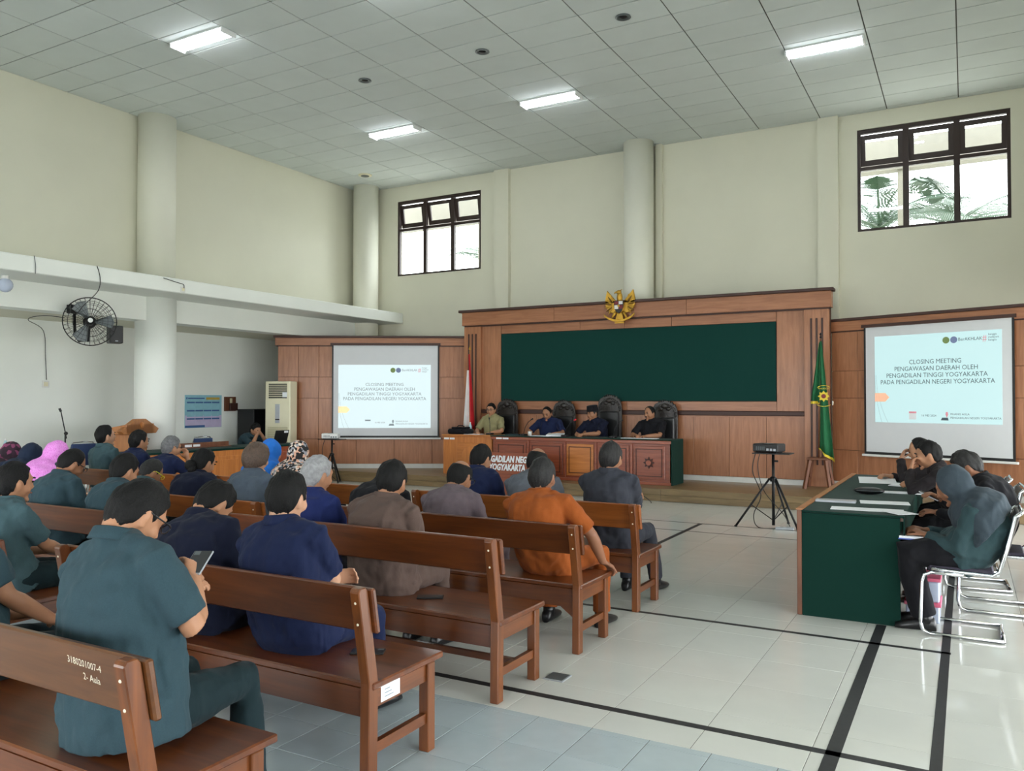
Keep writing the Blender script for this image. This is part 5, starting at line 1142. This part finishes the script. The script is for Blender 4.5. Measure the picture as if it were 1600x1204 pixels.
person('man in brown shirt with a lanyard and cropped black hair', (-3.13, 3.97), 0, (-3.13, 4.05, 1.1), 14, 12, 6, fat=1.12, wide=1.1, shirt='brown', pants='brown', skin='skin_a', hair='short', vox=0.0085, lanyard=True, sleeve='short')
person('silver-haired man in navy blue shirt left of the man in brown', (-3.7, 3.97), 0, (-3.72, 4.02, 1.11), 10, -14, 0, fat=1.05, shirt='navy_blue', pants='charcoal', skin='skin_b', hair='short', hmat='hair_silver', vox=0.01)
person('balding man in mauve brown shirt looking down', (-3.24, 4.96), 0, (-3.29, 5.07, 1.03), 28, -4, 0, fat=1.05, shirt='mauve', pants='mauve', skin='skin_a', hair='bald', vox=0.01, glasses='lens_black')
person('man in orange suit leaning his right hand on the pew end', (-2.5, 4.95), 0, (-2.56, 4.99, 1.075), 8, 0, 0, fat=1.06, wide=1.06, shirt='orange_suit', pants='orange_suit', skin='skin_c', hair='thick', hmat='hair_salt', vox=0.0085, jacket=True, rh=(0.33, 0.19, 0.5), rpole=(0.9, -0.6, 0.1), rpalm=(0, 0, -1), hfwd={1: (0.3, 0.9, -0.3)}, sleeve='short', feet=((-0.16, 0.36), (0.22, 0.42)), knees=((-0.18, 0.42, 0.5), (0.22, 0.42, 0.51)))
person('woman in black headscarf hidden behind the man in brown', (-3.86, 4.96), 0, (-3.97, 5.12, 0.98), 34, 8, 0, shirt='black_cloth', pants='black_cloth', skin='skin_b', hijab='black_cloth', sleeve='long')
person('man in charcoal suit with folded arms at the front pew end', (-2.5, 6.1), 0, (-2.52, 6.13, 1.135), 5, -6, 0, fat=1.06, wide=1.08, shirt='charcoal', pants='charcoal', skin='skin_a', hair='thick', hmat='hair_salt', sleeve='long', jacket=True, lh=(0.04, 0.26, 0.8), rh=(-0.08, 0.28, 0.78), lpole=(-0.9, -0.1, -0.5), rpole=(0.9, -0.1, -0.5), lpalm=(0.4, -0.9, 0), rpalm=(-0.4, -0.9, 0), feet=((-0.02, 0.4), (0.2, 0.5)), knees=((-0.06, 0.44, 0.5), (0.15, 0.43, 0.51)), vox=0.01)
person('balding man in grey shirt on the front pew', (-3.17, 6.1), 0, (-3.24, 6.22, 1.065), 22, 0, 0, fat=1.06, wide=1.06, shirt='grey_shirt', pants='charcoal', skin='skin_a', hair='bald')
person('man in navy shirt with lowered head before the lettered podium', (-3.74, 6.1), 0, (-3.81, 6.22, 1.08), 20, -10, 0, shirt='navy', pants='navy', skin='skin_b', hair='short')
# middle block
person('person in slate grey suit with brown bobbed hair', (-5.13, 4.82), 0, (-5.17, 4.86, 1.115), 4, -6, 0, shirt='slate', pants='slate', skin='skin_d', hair='bob', hmat='hair_brown', sleeve='long', jacket=True)
person('woman in dark navy with a black hair bun writing on the pew', (-5.83, 4.82), 0, (-5.92, 4.95, 1.045), 16, -4, 0, shirt='navy_deep', pants='navy_deep', skin='skin_b', hair='bun', sleeve='short', rh=(0.3, 0.1, 0.52), rpole=(0.6, -0.8, 0.3), rpalm=(0, 0, -1), face=True)
person('man with bright yellow glasses bending low', (-6.5, 4.82), 0, (-6.63, 4.95, 0.93), 36, -10, 0, shirt='teal_light', pants='teal_dark', skin='skin_a', hair='receding', hmat='hair_salt', glasses='glasses_yellow')
person('woman in bright blue headscarf', (-6.42, 6.16), 0, (-6.43, 6.26, 1.045), 8, -10, 0, shirt='navy_deep', pants='navy_deep', skin='skin_b', hijab='hijab_blue', sleeve='long')
person('woman in black, white and peach patterned headscarf', (-5.9, 6.16), 0, (-5.98, 6.2, 1.04), 6, 0, 0, shirt='black_cloth', pants='black_cloth', skin='skin_b', hijab='hijab_print', sleeve='long')
person('man in teal shirt and black glasses with his head bowed, left of the aisle', (-6.35, 3.9), 0, (-6.41, 4.04, 1.075), 32, -8, 0, fat=1.1, wide=1.06, shirt='teal', pants='teal_dark', skin='skin_a', hair='receding', glasses='lens_black', vox=0.01)
person('man in teal shirt leaning forward, right of the bowed man with black glasses', (-5.56, 3.9), 0, (-5.7, 4.02, 1.055), 22, -4, 0, shirt='teal', pants='teal_dark', skin='skin_b', hair='thick', vox=0.01)
# far left block
person('man in pale teal shirt looking up before the lectern', (-8.93, 6.04), 0, (-8.97, 6.07, 1.17), -6, -14, 0, shirt='teal_light', pants='teal_dark', skin='skin_d', hair='thick', face=True)
person('black-haired man in navy between the lectern and the grey-haired man', (-8.38, 6.04), 0, (-8.42, 6.12, 1.12), 4, -10, 0, shirt='navy', pants='navy', skin='skin_b', hair='thick', face=True)
person('grey-haired man with glasses holding his hand to his chin', (-7.84, 6.04), 0, (-7.9, 6.16, 1.06), 8, -12, 0, shirt='navy', pants='navy', skin='skin_b', hair='thick', hmat='hair_grey', glasses='lens_black', rh=(0.07, 0.24, 0.93), rpole=(0.5, 0.2, -1), rpalm=(0, -1, 0.2), hfwd={1: (-0.3, 0, 1)}, face=True)
person('woman in bright pink headscarf', (-8.06, 4.86), 0, (-8.17, 5.0, 1.035), 24, -12, 0, shirt='teal', pants='teal_dark', skin='skin_d', hijab='hijab_pink', sleeve='long')
person('woman in dark navy headscarf left of the pink headscarf', (-8.63, 4.86), 0, (-8.72, 5.06, 0.99), 22, -8, 0, shirt='navy_deep', pants='navy_deep', skin='skin_b', hijab='hijab_navy', sleeve='long')
person('woman in plum flowered headscarf at the far left', (-9.18, 4.86), 0, (-9.27, 5.16, 0.99), 16, -4, 0, shirt='black_cloth', pants='black_cloth', skin='skin_b', hijab='hijab_plum', sleeve='long')
# the man at the side desk
person('man in teal at the side desk covering his face with his hands', (-12.06, 11.12), -PI/2, (-11.86, 11.12, 1.035), 22, 0, 0, shirt='teal', pants='teal_dark', skin='skin_b', hair='thick', lh=(-0.04, 0.3, 0.97), rh=(0.04, 0.3, 0.96), lpole=(-0.7, 0.2, -1), rpole=(0.7, 0.2, -1), lpalm=(0, -1, 0), rpalm=(0, -1, 0), hfwd={-1: (0.8, 0, 0.5), 1: (-0.8, 0, 0.5)}, face=True, group='people at the desks', feet=((-0.1, 0.35), (0.1, 0.35)))
# the judges
JG = dict(seat=0.47, zb=0.2, group='people at the desks', face=True, feet=((-0.1, 0.38), (0.1, 0.38)))
person('man in khaki shirt and glasses at the clerk desk', (-8.05, 13.62), PI, (-8.04, 13.52, 1.42), 8, 6, 0, shirt='khaki', pants='khaki', skin='skin_b', hair='short', glasses='lens_black', lh=(-0.16, 0.4, 0.785), rh=(0.12, 0.38, 0.785), lpole=(-0.8, -0.3, -0.6), rpole=(0.8, -0.3, -0.6), **JG)
person('judge in navy shirt with a moustache reading papers', (-6.82, 13.64), PI, (-6.82, 13.5, 1.36), 24, 4, 0, fat=1.08, wide=1.08, shirt='navy', pants='navy', skin='skin_a', hair='receding', lh=(-0.22, 0.4, 0.785), rh=(0.22, 0.42, 0.785), lpole=(-0.8, -0.3, -0.5), rpole=(0.8, -0.3, -0.5), moustache=True, **JG)
person('judge wearing a black cap with clasped hands', (-5.84, 13.64), PI, (-5.9, 13.5, 1.365), 8, -24, 0, fat=1.08, wide=1.06, shirt='navy_deep', pants='navy_deep', skin='skin_a', hair='short', hmat='hair_salt', cap=True, lh=(0.1, 0.42, 0.8), rh=(0.2, 0.42, 0.79), lpole=(-0.9, -0.2, -0.5), rpole=(0.8, -0.3, -0.6), **JG)
person('rightmost judge in black shirt holding a pen', (-4.8, 13.64), PI, (-4.83, 13.54, 1.375), 6, -24, 0, fat=1.1, wide=1.08, shirt='black_cloth', pants='black_cloth', skin='skin_a', hair='receding', lh=(0.0, 0.4, 0.79), rh=(0.17, 0.4, 0.8), lpole=(-0.9, -0.2, -0.5), rpole=(0.8, -0.3, -0.6), moustache=True, **JG)
# the people behind the right table (facing -X)
RG = dict(seat=0.472, group='people at the green table')
r1 = person('woman in slate headscarf and dark trousers writing on her lap, nearest on the right', (-0.0, 6.48), PI/2, (-0.09, 6.48, 1.0), 26, 0, 0, fat=1.2, wide=1.1, shirt='hijab_teal', pants='black_cloth', skin='skin_c', hijab='hijab_slate', sleeve='long', vox=0.0085, lh=(-0.08, 0.26, 0.66), rh=(0.06, 0.27, 0.67), feet=((-0.1, 0.27), (0.1, 0.3)), knees=((-0.12, 0.38, 0.53), (0.12, 0.38, 0.53)), legw=1.35, **RG)
person('grey-haired man in black looking at a phone, behind the woman in slate', (0.16, 7.3), PI/2, (0.0, 7.3, 1.085), 34, 0, 0, shirt='black_cloth', pants='black_cloth', skin='skin_c', hair='thick', hmat='hair_salt', sleeve='long', lh=(-0.06, 0.38, 0.72), rh=(0.08, 0.36, 0.82), **RG)
person('man in black shirt leaning on the green table, hand to his face', (0.02, 8.15), PI/2, (-0.3, 8.15, 1.115), 12, 6, 0, shirt='black_warm', pants='black_cloth', skin='skin_b', hair='thick', sleeve='long', lh=(-0.06, 0.46, 0.985), rh=(0.2, 0.45, 0.83), lpole=(-0.5, 0.9, -1), rpole=(0.8, 0.3, -0.8), lpalm=(0, -1, 0), hfwd={-1: (0, -0.3, 1)}, face=True, **RG)
person('man with a hand on his brow at the far end of the green table', (-0.06, 8.95), PI/2, (-0.4, 8.93, 1.11), 14, 0, 0, shirt='black_warm', pants='black_cloth', skin='skin_b', hair='receding', sleeve='long', lh=(0.04, 0.52, 1.02), rh=(0.14, 0.62, 0.83), lpole=(-0.3, 0.8, -1), rpole=(0.8, 0.3, -0.8), lpalm=(0, -1, 0), hfwd={-1: (0.2, -0.5, 0.8)}, face=True, **RG)
# things held
ph = p1['Wm'] @ p1['Wr'][1]
phone(ph.x-0.05, ph.y+0.06, ph.z+0.04, R(30), 'silver phone held up by the man in teal nearest the camera', 'silver_grey', R(22))
phone(-0.27, 7.36, 0.83, R(80), 'pale phone in the hand of the grey-haired man in black', 'silver_grey', R(25))
nb = thing('notebook', 'blue covered notebook with white pages on the lap of the woman in slate', 'notebook', (-0.34, 6.48, 0.622), R(90)); obj('cover', MB().box(-0.12, 0.12, -0.09, 0.09, 0.0, 0.008), 'blue_plastic', nb); obj('pages', MB().box(-0.115, 0.115, -0.085, 0.085, 0.008, 0.024), 'paper', nb)
# ------------------------------------------------------------------ bake the modelled surfaces
bpy.context.view_layer.update()
dg = bpy.context.evaluated_depsgraph_get()
done = [(o, bpy.data.meshes.new_from_object(o.evaluated_get(dg))) for o in BAKE]
for o, me in done:
    mt = o.data.materials[0]; o.modifiers.clear(); o.data = me
    me.materials.clear(); me.materials.append(mt)
    for p in me.polygons: p.use_smooth = True
